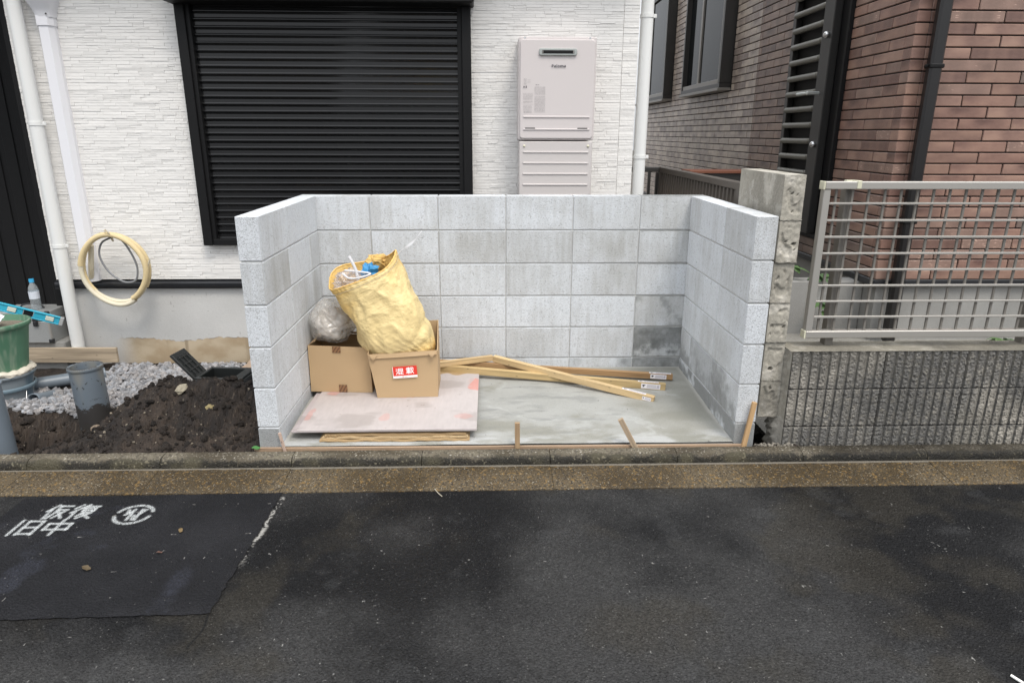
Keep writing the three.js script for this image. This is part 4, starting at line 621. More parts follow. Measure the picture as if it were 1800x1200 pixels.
{
  const P = 0.0605, o = thing('cardboard_carton', 'open brown carton with red white sticker holding the yellow sack', 'carton', 'open cartons on the plywood');
  const c = [V(-0.716, P, 0.562), V(-0.386, P, 0.55), V(-0.392, P, 0.255), V(-0.715, P, 0.26), V(-0.757, 0.312, 0.566), V(-0.380, 0.330, 0.552), V(-0.396, 0.418, 0.248), V(-0.76, 0.39, 0.24)];
  carton(o, c, M.card); flap(o, V(-0.750, 0.311, 0.57), V(-0.384, 0.329, 0.556), V(0.002, -0.022, 0.006), M.card, 0.003, 'folded_edge');
  for (const [x, y] of [[-0.725, 0.312], [-0.41, 0.327]]) part('torn_corner', triUV(grid(4, 4, (u, v) => V(x + (u - 0.5) * 0.045 * (1 - v), y - 0.034 * v, 0.5715 + 0.010 * Math.sin(v * 2.5)))), M.cardIn, o);
  const st = canvasTex(512, 256, (g, w, h) => { // red sticker with two white characters and a white strip below
    g.fillStyle = '#f4f0ee'; g.fillRect(0, 0, w, h); g.fillStyle = '#d8392c'; g.fillRect(10, 0, w - 10, 206); g.strokeStyle = '#fff'; g.lineCap = 'square'; const L = (lw, ...p) => { g.lineWidth = lw; g.beginPath(); for (let i = 0; i < p.length; i += 2) i ? g.lineTo(p[i], p[i + 1]) : g.moveTo(p[i], p[i + 1]); g.stroke(); };
    const a = (x, y) => [74 + x * 1.5, 40 + y * 1.32]; const S = (lw, ...p) => L(lw, ...p.reduce((q, _, i) => i % 2 ? q : [...q, ...a(p[i], p[i + 1])], []));
    S(14, 2, 10, 18, 20); S(14, 0, 42, 16, 50); S(14, 2, 96, 20, 66); S(13, 34, 6, 92, 6); S(13, 34, 26, 92, 26); S(13, 34, 46, 92, 46); S(13, 34, 6, 34, 46); S(13, 92, 6, 92, 46); S(13, 36, 58, 36, 98); S(12, 36, 74, 58, 72); S(13, 36, 98, 60, 90); S(13, 72, 58, 72, 98); S(12, 96, 66, 74, 78); S(13, 72, 98, 100, 96);
    const b = (x, y) => [286 + x * 1.55, 32 + y * 1.36]; const Q = (lw, ...p) => L(lw, ...p.reduce((q, _, i) => i % 2 ? q : [...q, ...b(p[i], p[i + 1])], []));
    Q(13, 8, 10, 56, 10); Q(13, 32, 0, 32, 24); Q(13, 0, 24, 100, 22); Q(11, 6, 38, 58, 38); Q(11, 10, 50, 54, 50); Q(11, 10, 63, 54, 63); Q(11, 10, 76, 54, 76); Q(11, 10, 50, 10, 76); Q(11, 54, 50, 54, 76); Q(13, 0, 88, 62, 87); Q(13, 32, 30, 32, 100); Q(14, 68, 0, 74, 56, 98, 98); Q(13, 96, 44, 62, 94); Q(13, 82, 2, 94, 12);
    g.fillStyle = '#c23a30'; g.fillRect(196, 222, 26, 16); g.fillStyle = '#777'; g.fillRect(232, 226, 70, 9); });
  const q = part('sticker', new THREE.PlaneGeometry(0.132, 0.066), mat([1, 1, 1], 0.45, { map: st }), o); q.position.set(-0.560, 0.212, 0.5685); q.rotation.set(0.0, 0.03, 0.055);
}
// yellow woven sack
const weave = dataTex(512, 512, 1, 1, (u, v) => 0.5 + 0.25 * (vn(u * 240, v * 90) + vn(u * 90, v * 240) - 1) + 1.1 * (0.2 - Math.abs(fbm(u * 16 + v * 4, v * 16 - u * 6, 4) - 0.5)) + 0.5 * (0.2 - Math.abs(fbm(u * 34 + 7, v * 34, 3) - 0.5)));
const sackMap = colorTex(512, 512, 1, 1, (u, v) => { const f = fbm(u * 7, v * 7, 5), g = fbm(u * 60, v * 60, 2), k = 0.9 + 0.26 * (f - 0.5) + 0.12 * (g - 0.5); return mix3([0.80 * k, 0.535 * k, 0.175 * k], [0.80 * k, 0.63 * k, 0.31 * k], sstep(0.42, 0.65, fbm(u * 3 + 5, v * 3 + (1 - v), 4))); });
{
  const o = thing('woven_sack', 'yellow woven sack of plastic scrap leaning out of the right carton', 'sack');
  const C = new THREE.CatmullRomCurve3([V(-0.560, 0.075, 0.405), V(-0.570, 0.17, 0.405), V(-0.592, 0.30, 0.412), V(-0.635, 0.44, 0.43), V(-0.70, 0.59, 0.425), V(-0.782, 0.748, 0.415)]);
  const rad = [[0, 0.140, 0.085], [0.15, 0.155, 0.095], [0.32, 0.188, 0.118], [0.5, 0.190, 0.150], [0.72, 0.178, 0.150], [0.9, 0.190, 0.150], [1, 0.200, 0.145]];
  const at = (t, k) => { let i = 0; while (i < rad.length - 2 && t > rad[i + 1][0]) i++; const a = rad[i], b = rad[i + 1]; return mix(a[k], b[k], sstep(a[0], b[0], t)); };
  function P(th, t, off = 0) {
    const c = C.getPointAt(t), T = C.getTangentAt(t); if (t > 0.8) T.lerp(V(-0.36, 0.90, 0.22), (t - 0.8) / 0.2).normalize(); const w = V(0, 0, 1).addScaledVector(T, -T.z).normalize(), u = T.clone().cross(w).normalize().negate();
    if (u.x < 0) u.negate(); const cs = Math.cos(th), sn = Math.sin(th), e = 0.82; let ru = at(t, 1), rw = at(t, 2);
    const px = Math.sign(cs) * Math.pow(Math.abs(cs), e), pz = Math.sign(sn) * Math.pow(Math.abs(sn), e); const k = sstep(0.99, 0.8, t) * 0.8 + 0.2;
    let d = k * (0.022 * n3(cs * 1.3 + 3, t * 3.6, sn * 1.3) + 0.010 * (0.35 - Math.abs(n3(cs * 1.8 + t * 4, t * 5 - cs * 2.6, sn * 1.8 + 7))) * 2 + 0.0045 * (0.35 - Math.abs(n3(cs * 3.4 + t * 8, t * 9 + cs * 4, sn * 3.4))) * 2 * sstep(0.9, 0.3, t) + 0.0022 * n3(cs * 9, t * 26, sn * 9));
    const fold = Math.exp(-(((t - 0.36 - 0.12 * cs) / 0.035) ** 2)) * sstep(0.1, 0.8, cs); d -= 0.013 * fold; const hem = (t > 0.955 ? 0.003 : 0) + 0.0016 * sstep(0.90, 0.97, t) * Math.sin(th * 46 + 3 * Math.sin(th * 5)); // slack folds above the carton's rim
    return c.addScaledVector(u, (ru + d + off + hem) * px).addScaledVector(w, (rw + d + off + hem) * pz).addScaledVector(T, 0.016 * (t > 0.85 ? (t - 0.85) / 0.15 : 0) * (Math.sin(th * 2 + 0.6) + 0.8 * Math.sin(th * 3 + 2.0)));
  }
  const sm = mat([1, 1, 1], 0.55, { map: sackMap, bumpMap: weave, bumpScale: 0.0042, side: THREE.DoubleSide, sheen: 0.15 });
  const body = grid(180, 150, (u, v) => P(u * Math.PI * 2, 0.02 + 0.98 * v), true); part('sack_body', body, sm, o);
  const inner = grid(120, 20, (u, v) => P(u * Math.PI * 2, 0.72 + 0.275 * v, -0.004), true); part('sack_lining', inner, sm, o);
  const hemP = []; for (let i = 0; i < 80; i++) hemP.push(P(i / 80 * Math.PI * 2, 0.999, -0.002)); part('hem', tube(hemP, 0.0042, 240, 8, true), mat([0.78, 0.50, 0.16], 0.6), o);
  const sew = []; for (let i = 0; i < 80; i++) sew.push(P(i / 80 * Math.PI * 2, 0.952, 0.003)); part('stitching', tube(sew, 0.0013, 240, 5, true), mat([0.72, 0.62, 0.42], 0.7), o);
  const bot = grid(40, 6, (u, v) => { const q = P(u * Math.PI * 2, 0.02), c = C.getPointAt(0.02); return q.lerp(c, v); }); part('sack_bottom', triUV(bot), sm, o);
  part('drawstring', [tube([V(-0.602, 0.812, 0.43), V(-0.575, 0.846, 0.44), V(-0.548, 0.868, 0.45)], 0.0016, 16, 6), triUV(grid(2, 24, (u, v) => { const a = V(-0.548, 0.868, 0.45).lerp(V(-0.452, 0.962, 0.46), v); a.y += -0.012 * Math.sin(v * 3.1); return a.add(V(-0.006 * (u - 0.5), 0.011 * (u - 0.5) * Math.sin(Math.PI * Math.min(1, v * 1.3 + 0.1)), 0.002 * Math.sin(v * 9))); }))], mat([0.78, 0.78, 0.80], 0.5, { side: THREE.DoubleSide }), o);
}
function crumple(cx, cy, cz, rx, ry, rz, seed, amp = 0.2, nu = 70, nv = 46) {
  return grid(nu, nv, (u, v) => { const a = u * Math.PI * 2, b = (v - 0.5) * Math.PI, d = V(Math.cos(a) * Math.cos(b), Math.sin(b), Math.sin(a) * Math.cos(b)); const q = 1 + amp * (0.9 * n3(d.x * 1.6 + seed, d.y * 1.6, d.z * 1.6) + 1.1 * (0.35 - Math.abs(n3(d.x * 2.8, d.y * 2.8 + seed, d.z * 2.8))) + 0.7 * (0.35 - Math.abs(n3(d.x * 6, d.y * 6 + seed, d.z * 6 + 3)))); return V(cx + rx * q * d.x, cy + ry * q * d.y, cz + rz * q * d.z); }, true);
}
const filmBump = dataTex(512, 512, 1, 1, (u, v) => 1 - 3 * Math.abs(fbm(u * 9 + v * 3, v * 7, 4) - 0.5));
const clear = (c, r = 0.22, t = 0.55) => mat(c, r, { transmission: t, thickness: 0, side: THREE.DoubleSide, bumpMap: filmBump, bumpScale: 0.008 });
{
  const k = (n, g, m, l, c) => single(n, g, m, l, c);
  k('plastic_film', crumple(-0.845, 0.672, 0.41, 0.080, 0.060, 0.085, 5, 0.5), clear([0.92, 0.90, 0.91], 0.12, 0.8), 'crumpled clear plastic film filling left half of the sack mouth', 'plastic film');
  const bf = single('plastic_film', toCreasedNormals(crumple(-0.745, 0.728, 0.42, 0.040, 0.040, 0.035, 14, 0.8, 14, 9), 0.12), mat([0.06, 0.32, 0.62], 0.25, { transmission: 0.2, thickness: 0, side: THREE.DoubleSide }), 'small crumpled blue plastic film in the sack mouth', 'plastic film');
  single('packing_band', [tube([V(-0.80, 0.70, 0.46), V(-0.815, 0.76, 0.455), V(-0.845, 0.825, 0.45)], 0.0085, 20, 8), tube([V(-0.88, 0.735, 0.47), V(-0.84, 0.715, 0.50), V(-0.78, 0.72, 0.50), V(-0.73, 0.735, 0.48), V(-0.79, 0.742, 0.46), V(-0.87, 0.75, 0.46)], 0.0055, 50, 8)], mat([0.80, 0.80, 0.82], 0.4, { transmission: 0.25, thickness: 0 }), 'white plastic tube and looped band sticking up from the sack mouth', 'plastic band');
  single('folded_rim', toCreasedNormals(crumple(-0.715, 0.775, 0.335, 0.045, 0.034, 0.03, 9, 0.6, 18, 11), 0.15), mat([0.62, 0.40, 0.13], 0.7), 'crumpled tan fold of the sack rim at the back of its mouth', 'paper');  // separate lump standing for the sack's own folded back rim, not paper
  const b = thing('clear_plastic_bag', 'greyish clear plastic bag stuffed with film on the left carton', 'plastic bag');
  const bagG = grid(140, 90, (u, v) => { const a = u * Math.PI * 2, b = (v - 0.5) * Math.PI, d = V(Math.cos(a) * Math.cos(b), Math.sin(b), Math.sin(a) * Math.cos(b)); // slack film with folds gathered at the foot
    const q = 1 + 0.20 * n3(d.x * 1.3 + 4, d.y * 1.3, d.z * 1.3) + 0.11 * (0.3 - Math.abs(n3(d.x * 2.2 + d.y * 1.2, d.y * 0.9 + 7, d.z * 2.2))) + 0.05 * (0.3 - Math.abs(n3(d.x * 5 + d.y * 3, d.y * 2.2, d.z * 5 + 2))) + 0.010 * n3(d.x * 12, d.y * 8, d.z * 12); return V(-0.986 + 0.126 * q * d.x, Math.max(0.328, 0.432 + 0.125 * q * d.y), 0.335 + 0.115 * q * d.z); }, true); part('bag_skin', bagG, clear([0.95, 0.93, 0.90], 0.10, 0.74), b); part('bag_filling', toCreasedNormals(crumple(-0.985, 0.415, 0.33, 0.092, 0.085, 0.085, 33, 0.35, 70, 44), 2.5), mat([0.60, 0.555, 0.50], 0.45, { transmission: 0.3, thickness: 0 }), b);
}
// timber battens lying across the slab
{
  const lab = canvasTex(256, 96, (c, w, h) => { c.fillStyle = '#e4e0e2'; c.fillRect(0, 0, w, h); c.fillStyle = '#3a3640'; c.beginPath(); c.moveTo(14, 24); c.lineTo(60, 24); c.lineTo(26, 74); c.fill(); c.fillStyle = '#8d8792'; for (let i = 0; i < 4; i++) c.fillRect(78, 18 + i * 17, 120 + 20 * (i % 2), 7); c.fillStyle = '#b9b2bc'; c.fillRect(212, 18, 30, 58); });
  const lm = mat([1, 1, 1], 0.4, { map: lab });
  function batten(label, a, b, w, h, col, lbl) {
    const o = thing('timber_batten', label, 'batten', 'battens lying on the slab'), d = b.clone().sub(a).normalize(); part('batten', bar(a, b, w, h, 0.0012), M.wood(col, 0.65), o);
    for (const l of lbl || []) { const side = d.clone().cross(V(0, 1, 0)).normalize(), up = side.clone().cross(d).normalize(); const g = new THREE.PlaneGeometry(l.w, l.h), m = part('paper_label', g, lm, o); const n = l.top ? up : side; m.applyMatrix4(new THREE.Matrix4().makeBasis(d, l.top ? side.clone().negate() : up, n)); m.position.copy(b).addScaledVector(d, -l.s).addScaledVector(n, (l.top ? h : w) / 2 + 0.0012); }
  }
  batten('dark brown batten nearest the back wall with white end label', V(-0.62, 0.098, 0.028), V(1.0, 0.052, 0.235), 0.030, 0.034, [0.38, 0.235, 0.115], [{ s: 0.085, w: 0.095, h: 0.028 }, { s: 0.075, w: 0.13, h: 0.022, top: true }]);
  batten('khaki batten in the middle of the bundle with white labels', V(-0.66, 0.088, 0.072), V(0.925, 0.040, 0.37), 0.032, 0.040, [0.55, 0.41, 0.21], [{ s: 0.085, w: 0.11, h: 0.030 }, { s: 0.10, w: 0.12, h: 0.02, top: true }]);
  batten('pale batten nearest the road propped up at its left end', V(-0.075, 0.124, 0.075), V(0.822, 0.026, 0.535), 0.032, 0.038, [0.64, 0.48, 0.27], [{ s: 0.12, w: 0.14, h: 0.022, top: true }, { s: 0.04, w: 0.05, h: 0.02 }]);
  batten('short pale batten rising behind the carton to meet another end', V(-0.60, 0.100, 0.185), V(-0.082, 0.126, 0.072), 0.030, 0.032, [0.62, 0.46, 0.26]);
}
// form board and stakes along the slab front
single('form_board', bar(V(-1.235, -0.026, 1.046), V(1.135, -0.026, 1.062), 0.012, 0.052, 0.001), M.wood([0.42, 0.30, 0.21]), 'thin orange brown form board along the slab front edge', 'form board');
for (const [l, a, b, w, h, c] of [
  ['short upright wooden stake at the middle of the slab front', V(0.035, -0.10, 1.062), V(0.032, 0.125, 1.062), 0.017, 0.024, [0.40, 0.28, 0.17]],
  ['wooden stake leaning left towards the slab', V(0.635, -0.06, 1.071), V(0.530, 0.136, 1.056), 0.019, 0.026, [0.42, 0.33, 0.24]],
  ['tallest wooden stake leaning right against the right wall end', V(1.128, -0.10, 1.0715), V(1.176, 0.218, 1.058), 0.017, 0.022, [0.55, 0.36, 0.19]],
  ['slim pinkish wooden stake leaning at the left wall end', V(-1.070, -0.09, 1.064), V(-1.104, 0.082, 1.058), 0.010, 0.013, [0.55, 0.42, 0.36]]]) single('wooden_stake', bar(a, b, h, w, 0.0012, V(0, 0, 1)), M.wood(c), l, 'stake', 'stakes holding the form board');
single('plastic_scrap', triUV(grid(4, 4, (u, v) => V(-1.242 + 0.036 * u, 0.004 + 0.004 * Math.sin(u * 5 + v), 1.040 + 0.026 * v))), mat([0.06, 0.19, 0.05], 0.5), 'bright green plastic scrap by the left end of the form board', 'plastic scrap');

// ---------------------------------------------------------------- yard left of the enclosure
function openPipe(name, label, x, y0, y1, z, r, lean, m, rim) { const o = thing(name, label, 'pipe'); o.position.set(x, y0, z); o.rotation.z = lean; const h = y1 - y0; part('pipe', lathe([[r - 0.008, 0], [r, 0], [r, h - rim], [r + 0.006, h - rim + 0.002], [r + 0.006, h - 0.002], [r + 0.003, h], [r - 0.006, h], [r - 0.008, h - 0.004], [r - 0.008, 0]], 0, 0, 0, 48), m, o); return o; }
const mudMap = colorTex(512, 512, 0.9, 0.5, (u, v) => { const f = fbm(u * 6, v * 4, 4), m = sstep(0.50, 0.56, 0.45 * fbm(u * 13, v * 13, 4) + 0.55 * fbm(u * 60, v * 60, 3) + mix(0.14, -0.14, sstep(0.10, 0.30, v))), t = sstep(0.55, 0.7, fbm(u * 5 + 8, v * 3, 3)); let c = mix3([0.145, 0.175, 0.205], [0.23, 0.225, 0.20], t * 0.75).map(q => q * (0.9 + 0.3 * (f - 0.5))); return mix3(c, [0.03, 0.024, 0.02], m * 0.9); });
{
  const o = openPipe('drain_pipe', 'wide grey open pipe standing upright in the soil beside gravel', -2.335, -0.20, 0.215, 0.43, 0.083, 0.02, mat([1, 1, 1], 0.45, { map: mudMap }), 0.018);
  openPipe('drain_pipe', 'blue grey upright pipe cut off by the left picture edge', -2.575, -0.30, 0.265, 0.86, 0.075, 0.03, M.pvcGrey, 0.012);
  const h = thing('drain_pipe', 'grey drain pipe lying along the gravel to the downpipe', 'pipe'); part('pipe', tube([V(-3.05, -0.055, 0.06), V(-2.80, -0.058, -0.10), V(-2.62, -0.06, -0.22)], 0.040, 30, 20), M.pvcGrey, h); 
  const s = thing('drain_pipe', 'short grey pipe stub opening towards the road near the buckets', 'pipe'); s.position.set(-2.78, -0.065, 0.20); s.rotation.set(1.35, 0.25, 0); part('pipe', lathe([[0.022, -0.12], [0.030, -0.12], [0.030, 0.03], [0.036, 0.032], [0.036, 0.06], [0.028, 0.06], [0.026, 0.0], [0.022, -0.12]], 0, 0, 0, 28), M.pvcGrey, s);
  single('timber_board', bar(V(-3.35, 0.0, -0.435), V(-2.640, -0.002, -0.432), 0.022, 0.104, 0.002), M.wood([0.46, 0.38, 0.29]), 'weathered grey brown board on edge along the porch', 'board');
}
function bucket(name, label, x, y, z, r0, r1, h, m, extra) {
  const o = thing(name, label, 'bucket'); o.position.set(x, y, z); part('bucket_body', lathe([[0.001, 0.004], [r0 - 0.004, 0.0], [r0, 0.004], [mix(r0, r1, 0.93), h * 0.90], [r1 + 0.010, h * 0.905], [r1 + 0.012, h - 0.004], [r1 + 0.006, h], [r1 - 0.002, h], [r0 - 0.006, 0.008], [0.001, 0.008]], 0, 0, 0, 48), m, o); extra?.(o); return o; }
{
  const dusty = (a, b, s) => colorTex(512, 256, 1, 0.5, (u, v) => { const f = fbm(u * 6 + s, v * 6, 5), d = fbm(u * 22, v * 5 + s, 4); return mix3(a.map(q => q * (0.85 + 0.4 * (f - 0.5))), b, sstep(0.48, 0.68, d) * 0.6 + 0.15 * f); });
  bucket('plastic_bucket', 'dusty blue grey bucket at the bottom of the bucket stack', -3.00, -0.115, 0.14, 0.118, 0.148, 0.20, mat([1, 1, 1], 0.6, { map: dusty([0.10, 0.16, 0.21], [0.27, 0.29, 0.30], 3) }), o => { part('rim_band', lathe([[0.138, 0.10], [0.150, 0.101], [0.152, 0.122], [0.142, 0.124]], 0, 0, 0, 48), mat([0.15, 0.21, 0.25], 0.5), o); part('handle', tube([V(0.135, 0.09, 0.04), V(0.150, 0.02, 0.10), V(0.10, -0.005, 0.145)], 0.003, 20, 6), M.steel, o); });
  single('cement_bag', toCreasedNormals(grid(70, 14, (u, v) => { const a = u * Math.PI * 2, b = v * Math.PI * 2, r = 0.125 + 0.035 * Math.cos(b) + 0.012 * n3(Math.cos(a) * 4, Math.sin(a) * 4, v * 5); return V(-3.0 + r * Math.cos(a), 0.095 + 0.020 * Math.sin(b) + 0.012 * n3(Math.cos(a) * 5, 3, Math.sin(a) * 5), 0.14 + r * Math.sin(a)); }), 0.7), mat([0.60, 0.55, 0.46], 0.8), 'cream cloth bag squashed between the two stacked buckets', 'bag');
  bucket('plastic_bucket', 'dusty green bucket on top of the bucket stack', -3.00, 0.105, 0.14, 0.128, 0.172, 0.285, mat([1, 1, 1], 0.65, { map: dusty([0.075, 0.21, 0.125], [0.27, 0.33, 0.25], 9) }), o => { part('handle_lug', cb(0.04, 0.10, 0.225, 0.262, 0.15, 0.178, 0.004), mat([0.085, 0.19, 0.115], 0.6), o); part('handle', tube([V(-0.15, 0.25, 0.09), V(-0.06, 0.24, 0.17), V(0.06, 0.262, 0.176), V(0.10, 0.262, 0.15)], 0.0035, 30, 6), M.steel, o); part('mud_fill', lathe([[0.001, 0.262], [0.10, 0.258], [0.166, 0.25]], 0, 0, 0, 36), mat([0.20, 0.17, 0.13], 0.9, { bumpMap: roughTex, bumpScale: 0.02 }), o); });
  const pk = thing('wrapped_packet', 'white and blue plastic packet lying on the green bucket', 'packet'); const pg = (x0, x1) => triUV(grid(14, 8, (u, v) => V(mix(x0, x1, u), 0.375 + 0.05 * v + 0.018 * Math.sin(u * Math.PI) + 0.006 * n3(u * 6, v * 5, 3), 0.235 - 0.10 * v))); part('wrapper', pg(-3.06, -2.93), mat([0.75, 0.78, 0.82], 0.35), pk); part('blue_print', triUV(grid(8, 2, (u, v) => V(mix(-3.02, -2.935, u), 0.418 + 0.012 * v, 0.176 - 0.02 * v + 0.004))), mat([0.06, 0.22, 0.55], 0.4), pk);
}
{ // aluminium tool case on the porch, bottle on it, spirit level across the bucket
  const o = thing('tool_case', 'scuffed aluminium tool case with black corners on the porch', 'tool case'), x0 = -3.40, x1 = -3.055, y0 = 0.0855, y1 = 0.300, z0 = -0.66, z1 = -0.43, am = mat([0.42, 0.44, 0.45], 0.45, { metalness: 0.4, map: greyConc }), corner = mat([0.02, 0.02, 0.022], 0.5);
  am.color.setRGB(1.5, 1.55, 1.6); part('case_body', cb(x0, x1, y0, 0.235, z0, z1, 0.004), am, o); part('lid', cb(x0, x1, 0.2375, y1, z0, z1, 0.004), am, o);
  for (const x of [x0 - 0.003, x1 - 0.027]) for (const y of [y0 - 0.0005, y1 - 0.027]) part('corner_guard', cb(x, x + 0.03, y, y + 0.03, z1 - 0.027, z1 + 0.003, 0.006), corner, o);
  for (const x of [x0 - 0.003, x1 - 0.027]) part('corner_guard', cb(x, x + 0.03, y0 - 0.0005, y0 + 0.03, z0 - 0.003, z0 + 0.027, 0.006), corner, o);
  part('edge_strip', [cb(x1 - 0.012, x1 + 0.002, y0 + 0.03, y1 - 0.03, z1 - 0.012, z1 + 0.002, 0.002)], M.silver, o); part('latch', [cb(-3.155, -3.125, 0.205, 0.262, z1 + 0.0005, z1 + 0.014, 0.003), cb(-3.150, -3.130, 0.214, 0.240, z1 + 0.014, z1 + 0.020, 0.002)], corner, o); part('carry_handle', tube([V(-3.30, 0.302, -0.54), V(-3.28, 0.325, -0.54), V(-3.16, 0.325, -0.54), V(-3.14, 0.302, -0.54)], 0.006, 24, 8), corner, o);
  const b = thing('water_bottle', 'clear plastic water bottle with blue cap standing on the tool case', 'bottle'); b.position.set(-3.175, 0.3005, -0.52);
  part('bottle', lathe([[0.001, 0.002], [0.026, 0], [0.031, 0.006], [0.031, 0.05], [0.029, 0.056], [0.031, 0.062], [0.031, 0.13], [0.028, 0.15], [0.014, 0.178], [0.012, 0.186]], 0, 0, 0, 28), mat([0.80, 0.84, 0.86], 0.08, { transmission: 0.8, thickness: 0, side: THREE.DoubleSide }), b);
  part('cap', cyl(0.0155, 0.0155, 0.022, 0, 0.196, 0, 24), mat([0.05, 0.40, 0.70], 0.4), b); part('label', lathe([[0.0315, 0.075], [0.0318, 0.125]], 0, 0, 0, 28), mat([0.62, 0.66, 0.72], 0.45), b);
  const s = thing('spirit_level', 'bright blue spirit level resting on the green bucket and pointing at downpipe', 'spirit level'); const a = V(-3.24, 0.482, 0.02), e = V(-2.800, 0.282, -0.16), d = e.clone().sub(a).normalize(), up = V(0, 1, 0).addScaledVector(d, -d.y).normalize(), n = d.clone().cross(up).negate(); if (n.z < 0) n.negate();
  const bm = mat([0.035, 0.36, 0.50], 0.4), L = a.distanceTo(e), q = (s0, s1, h0, h1, t0, t1) => { const g = cham(s1 - s0, h1 - h0, t1 - t0, 0.002); g.translate((s0 + s1) / 2, (h0 + h1) / 2, (t0 + t1) / 2); g.applyMatrix4(new THREE.Matrix4().makeBasis(d, up, n).setPosition(a)); return triUV(g); };
  part('body', [q(0, L - 0.02, 0, 0.008, -0.011, 0.011), q(0, L - 0.02, 0.044, 0.052, -0.011, 0.011), q(0, 0.10, 0.008, 0.044, -0.004, 0.004), q(0.155, 0.30, 0.008, 0.044, -0.004, 0.004), q(0.355, L - 0.02, 0.008, 0.044, -0.004, 0.004)], bm, s);
  part('end_cap', q(L - 0.02, L, 0, 0.052, -0.011, 0.011), mat([0.35, 0.36, 0.36], 0.5), s); for (const t of [0.22, 0.42]) part('vial_hub', q(t, t + 0.045, 0.012, 0.040, 0.004, 0.012), mat([0.55, 0.58, 0.50], 0.3), s); for (const t of [0.10, 0.30]) part('grip_hole', q(t + 0.003, t + 0.052, 0.010, 0.042, -0.003, 0.003), M.recess, s);
}
{ // black meter box with its lid flipped open, paper, stones
  const o = thing('meter_box', 'open black plastic meter box half buried in the soil heap', 'meter box'), m = mat([0.012, 0.014, 0.014], 0.5); o.position.set(-1.625, 0.065, 0.31); o.rotation.y = -0.10;
  const W = 0.135, D = 0.10, t = 0.02, y0 = -0.12, y1 = 0.060;
  part('box_wall', [cb(-W, W, y0, y1, D - t, D, 0.003)], m, o); part('box_wall', [cb(-W, W, y0, y1, -D, -D + t, 0.003)], m, o); part('box_wall', [cb(-W, -W + t, y0, y1, -D + t, D - t, 0.003)], m, o); part('box_wall', [cb(W - 0.055, W, y0, y1, -D + t, D - t, 0.003)], m, o); part('box_rim', [cb(-W - 0.01, W + 0.01, y1 - 0.018, y1 - 0.010, D, D + 0.010, 0.002), cb(W, W + 0.012, y1 - 0.03, y1 - 0.01, -D, D, 0.002)], m, o); part('box_floor', bx(-W + t, W - t, y0, y0 + 0.01, -D + t, D - t), m, o);
  const lid = new THREE.Group(); lid.name = 'lid'; o.add(lid); lid.position.set(-W - 0.002, 0.02, 0.0); lid.rotation.z = 0.72; lid.rotation.y = 0.15; part('lid_plate', cb(-0.008, 0.008, 0, 0.21, -0.095, 0.095, 0.003), m, lid); lid.rotation.x = -0.1;
  const rb = []; for (let i = 0; i < 4; i++) rb.push(cb(0.008, 0.014, 0.03 + i * 0.045, 0.038 + i * 0.045, -0.075, 0.075, 0.001)); for (let i = 0; i < 3; i++) rb.push(cb(0.0085, 0.0145, 0.012, 0.180, -0.05 + i * 0.05, -0.043 + i * 0.05, 0.001)); part('lid_ribs', rb, m, lid);
  single('crumpled_paper', toCreasedNormals(grid(26, 22, (u, v) => V(mix(-1.88, -1.45, u), -0.095 + 0.20 * sstep(0.1, 0.8, u) * (1 - 0.5 * v) + 0.05 * n3(u * 3.5, v * 3, 2) + 0.025 * Math.abs(n3(u * 8, v * 8, 5)), mix(-0.24, 0.22, v) + 0.04 * n3(u * 3, 7, v * 3))), 0.4), mat([0.44, 0.32, 0.23], 0.85), 'crumpled tan packing paper behind the left end of block wall', 'paper');
  const st = [[-2.215, 0.235, 0.040, [0.34, 0.26, 0.20], 'pinkish tan stone lying on the gravel edge'], [-1.755, 0.60, 0.026, [0.45, 0.40, 0.30], 'pale broken shard near the top of soil heap'], [-2.18, 0.70, 0.022, [0.30, 0.23, 0.17], 'small brown stone on the left slope of soil heap'], [-1.57, 0.70, 0.017, [0.42, 0.34, 0.17], 'small yellowish lump on the right slope of soil heap']];
  st.forEach(([x, z, s, c, l], i) => { const g = lump(60 + i, 0.3, 0.55); g.scale(s * 1.3, s, s); const q = single('loose_stone', g, mat(c, 0.85, { bumpMap: roughTex, bumpScale: 0.004 }), l, 'stone', 'stones in the yard'); q.position.set(x, soilY(x, z) + s * 0.35, z); q.rotation.set(0.3 * i, i, 0.2); });
}

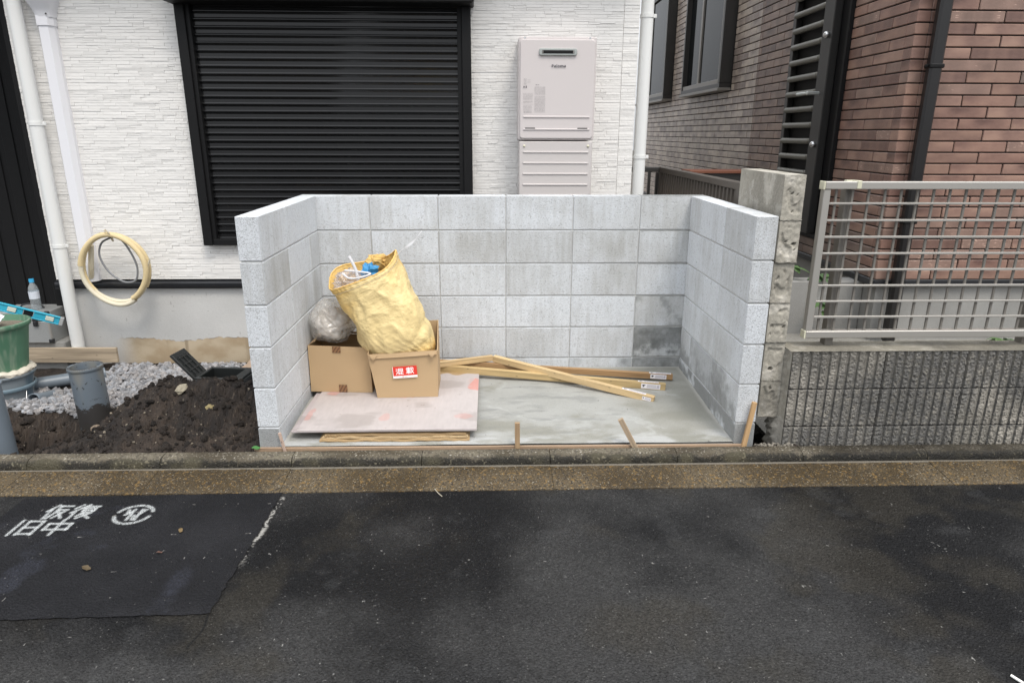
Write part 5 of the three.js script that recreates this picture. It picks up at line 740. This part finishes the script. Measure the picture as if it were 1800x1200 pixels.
// ---------------------------------------------------------------- paint and litter on the road
{ // stencilled white paint: strokes in a 0..100 square per character, y downwards
  const size = [1024, 512], X0 = -2.07, X1 = -1.45, Z0 = 1.42, Z1 = 1.73;
  const tx = canvasTex(...size, (c, w, h) => {
    c.fillStyle = '#000'; c.fillRect(0, 0, w, h); c.lineCap = 'round'; c.lineJoin = 'round'; const px = (x, z) => [(x - X0) / (X1 - X0) * w, (z - Z0) / (Z1 - Z0) * h]; const R = rng(3);
    const S = []; const ch = (x, z, cw, cz, list) => list.forEach(p => { const q = []; for (let i = 0; i < p.length; i += 2) q.push(px(x + p[i] / 100 * cw, z + p[i + 1] / 100 * cz)); S.push([q, 1]); });
    ch(-1.945, 1.462, 0.092, 0.104, [[30, 0, 4, 46], [18, 34, 18, 100], [44, 8, 96, 8], [44, 8, 44, 60, 32, 98], [52, 36, 88, 36, 56, 96], [56, 50, 94, 98]]);
    ch(-1.840, 1.462, 0.098, 0.106, [[24, 0, 4, 26], [28, 28, 2, 58], [16, 52, 16, 100], [50, 0, 34, 22], [44, 12, 98, 12], [46, 26, 88, 26], [46, 42, 88, 42], [46, 26, 46, 48], [88, 26, 88, 48], [56, 56, 38, 82], [54, 60, 86, 60, 46, 98], [54, 68, 96, 98]]);
    ch(-2.000, 1.578, 0.100, 0.108, [[8, 0, 8, 100], [38, 8, 94, 8], [38, 50, 90, 50], [38, 92, 94, 92], [38, 8, 38, 96], [94, 8, 94, 98]]);
    ch(-1.880, 1.578, 0.100, 0.110, [[6, 26, 94, 26], [6, 26, 6, 66], [94, 26, 94, 66], [6, 64, 94, 64], [50, 0, 50, 100]]);
    const arc = (a0, a1) => { const q = []; for (let i = 0; i <= 14; i++) { const a = mix(a0, a1, i / 14); q.push(px(-1.572 + 0.072 * Math.cos(a), 1.543 - 0.070 * Math.sin(a))); } S.push([q, 1.15]); }; arc(0.35, 1.25); arc(1.50, 2.85); arc(3.45, 4.40); arc(4.65, 6.05);
    ch(-1.610, 1.504, 0.080, 0.080, [[34, 0, 34, 100], [74, 0, 74, 100], [4, 4, 14, 40], [24, 22, 6, 52], [54, 60, 60, 98], [94, 4, 78, 40]]);
    for (const [lw, al] of [[54, 0.05], [40, 0.13], [30, 0.35], [21, 0.75]]) { c.globalAlpha = al; c.strokeStyle = '#fff'; for (const [q, k] of S) { c.lineWidth = lw * k; c.beginPath(); q.forEach(([x, y], i) => i ? c.lineTo(x, y) : c.moveTo(x, y)); c.stroke(); } }
    c.globalAlpha = 1; c.fillStyle = '#000'; for (let i = 0; i < 26000; i++) { c.globalAlpha = 0.75 * R(); c.fillRect(R() * w, R() * h, 3, 3); } });
  const g = new THREE.PlaneGeometry(X1 - X0, Z1 - Z0).rotateX(-Math.PI / 2).translate((X0 + X1) / 2, ROAD + 0.0075, (Z0 + Z1) / 2);
  single('road_marking', g, mat([0.47, 0.49, 0.49], 0.8, { alphaMap: tx, transparent: true }), 'white spray stencilled characters and ring emblem on the dark asphalt patch', 'road marking', null, 'structure');
  const lf = (x, z, s, a, c, l) => { const q = single('fallen_leaf', triUV(grid(6, 8, (u, v) => { const w = Math.sin(Math.PI * v) * (0.5 + 0.12 * Math.sin(v * 19)); return V((u - 0.5) * s * 0.7 * w * 1.4, 0.006 + 0.10 * s * Math.abs(u - 0.5) + 0.003 * Math.sin(v * 6), (v - 0.5) * s); })), mat(c, 0.7), l, 'leaf', 'dead leaves on the road'); q.position.set(x, ROAD + 0.004, z); q.rotation.y = a; };
  lf(-1.559, 1.912, 0.045, 1.2, [0.075, 0.052, 0.024], 'brown dead leaf in the middle of the asphalt patch'); lf(-1.325, 1.672, 0.032, 0.4, [0.13, 0.085, 0.032], 'small tan dead leaf right of the painted ring'); lf(-1.34, 1.82, 0.024, 2, [0.10, 0.05, 0.035], 'tiny reddish dead leaf near the patch right edge');
  single('twig', tube([V(-0.345, ROAD + 0.009, 1.365), V(-0.325, ROAD + 0.006, 1.40), V(-0.308, ROAD + 0.005, 1.425)], 0.0018, 12, 6), mat([0.42, 0.38, 0.30], 0.8), 'thin pale twig lying where gutter meets asphalt', 'twig');
  single('paper_scrap', tube([V(1.425, ROAD + 0.006, 2.50), V(1.437, ROAD + 0.006, 2.525), V(1.452, ROAD + 0.006, 2.55)], 0.0045, 12, 6), mat([0.78, 0.78, 0.74], 0.8), 'small white scrap at the bottom right corner of the road', 'scrap');
}

renderer.render(scene, camera);
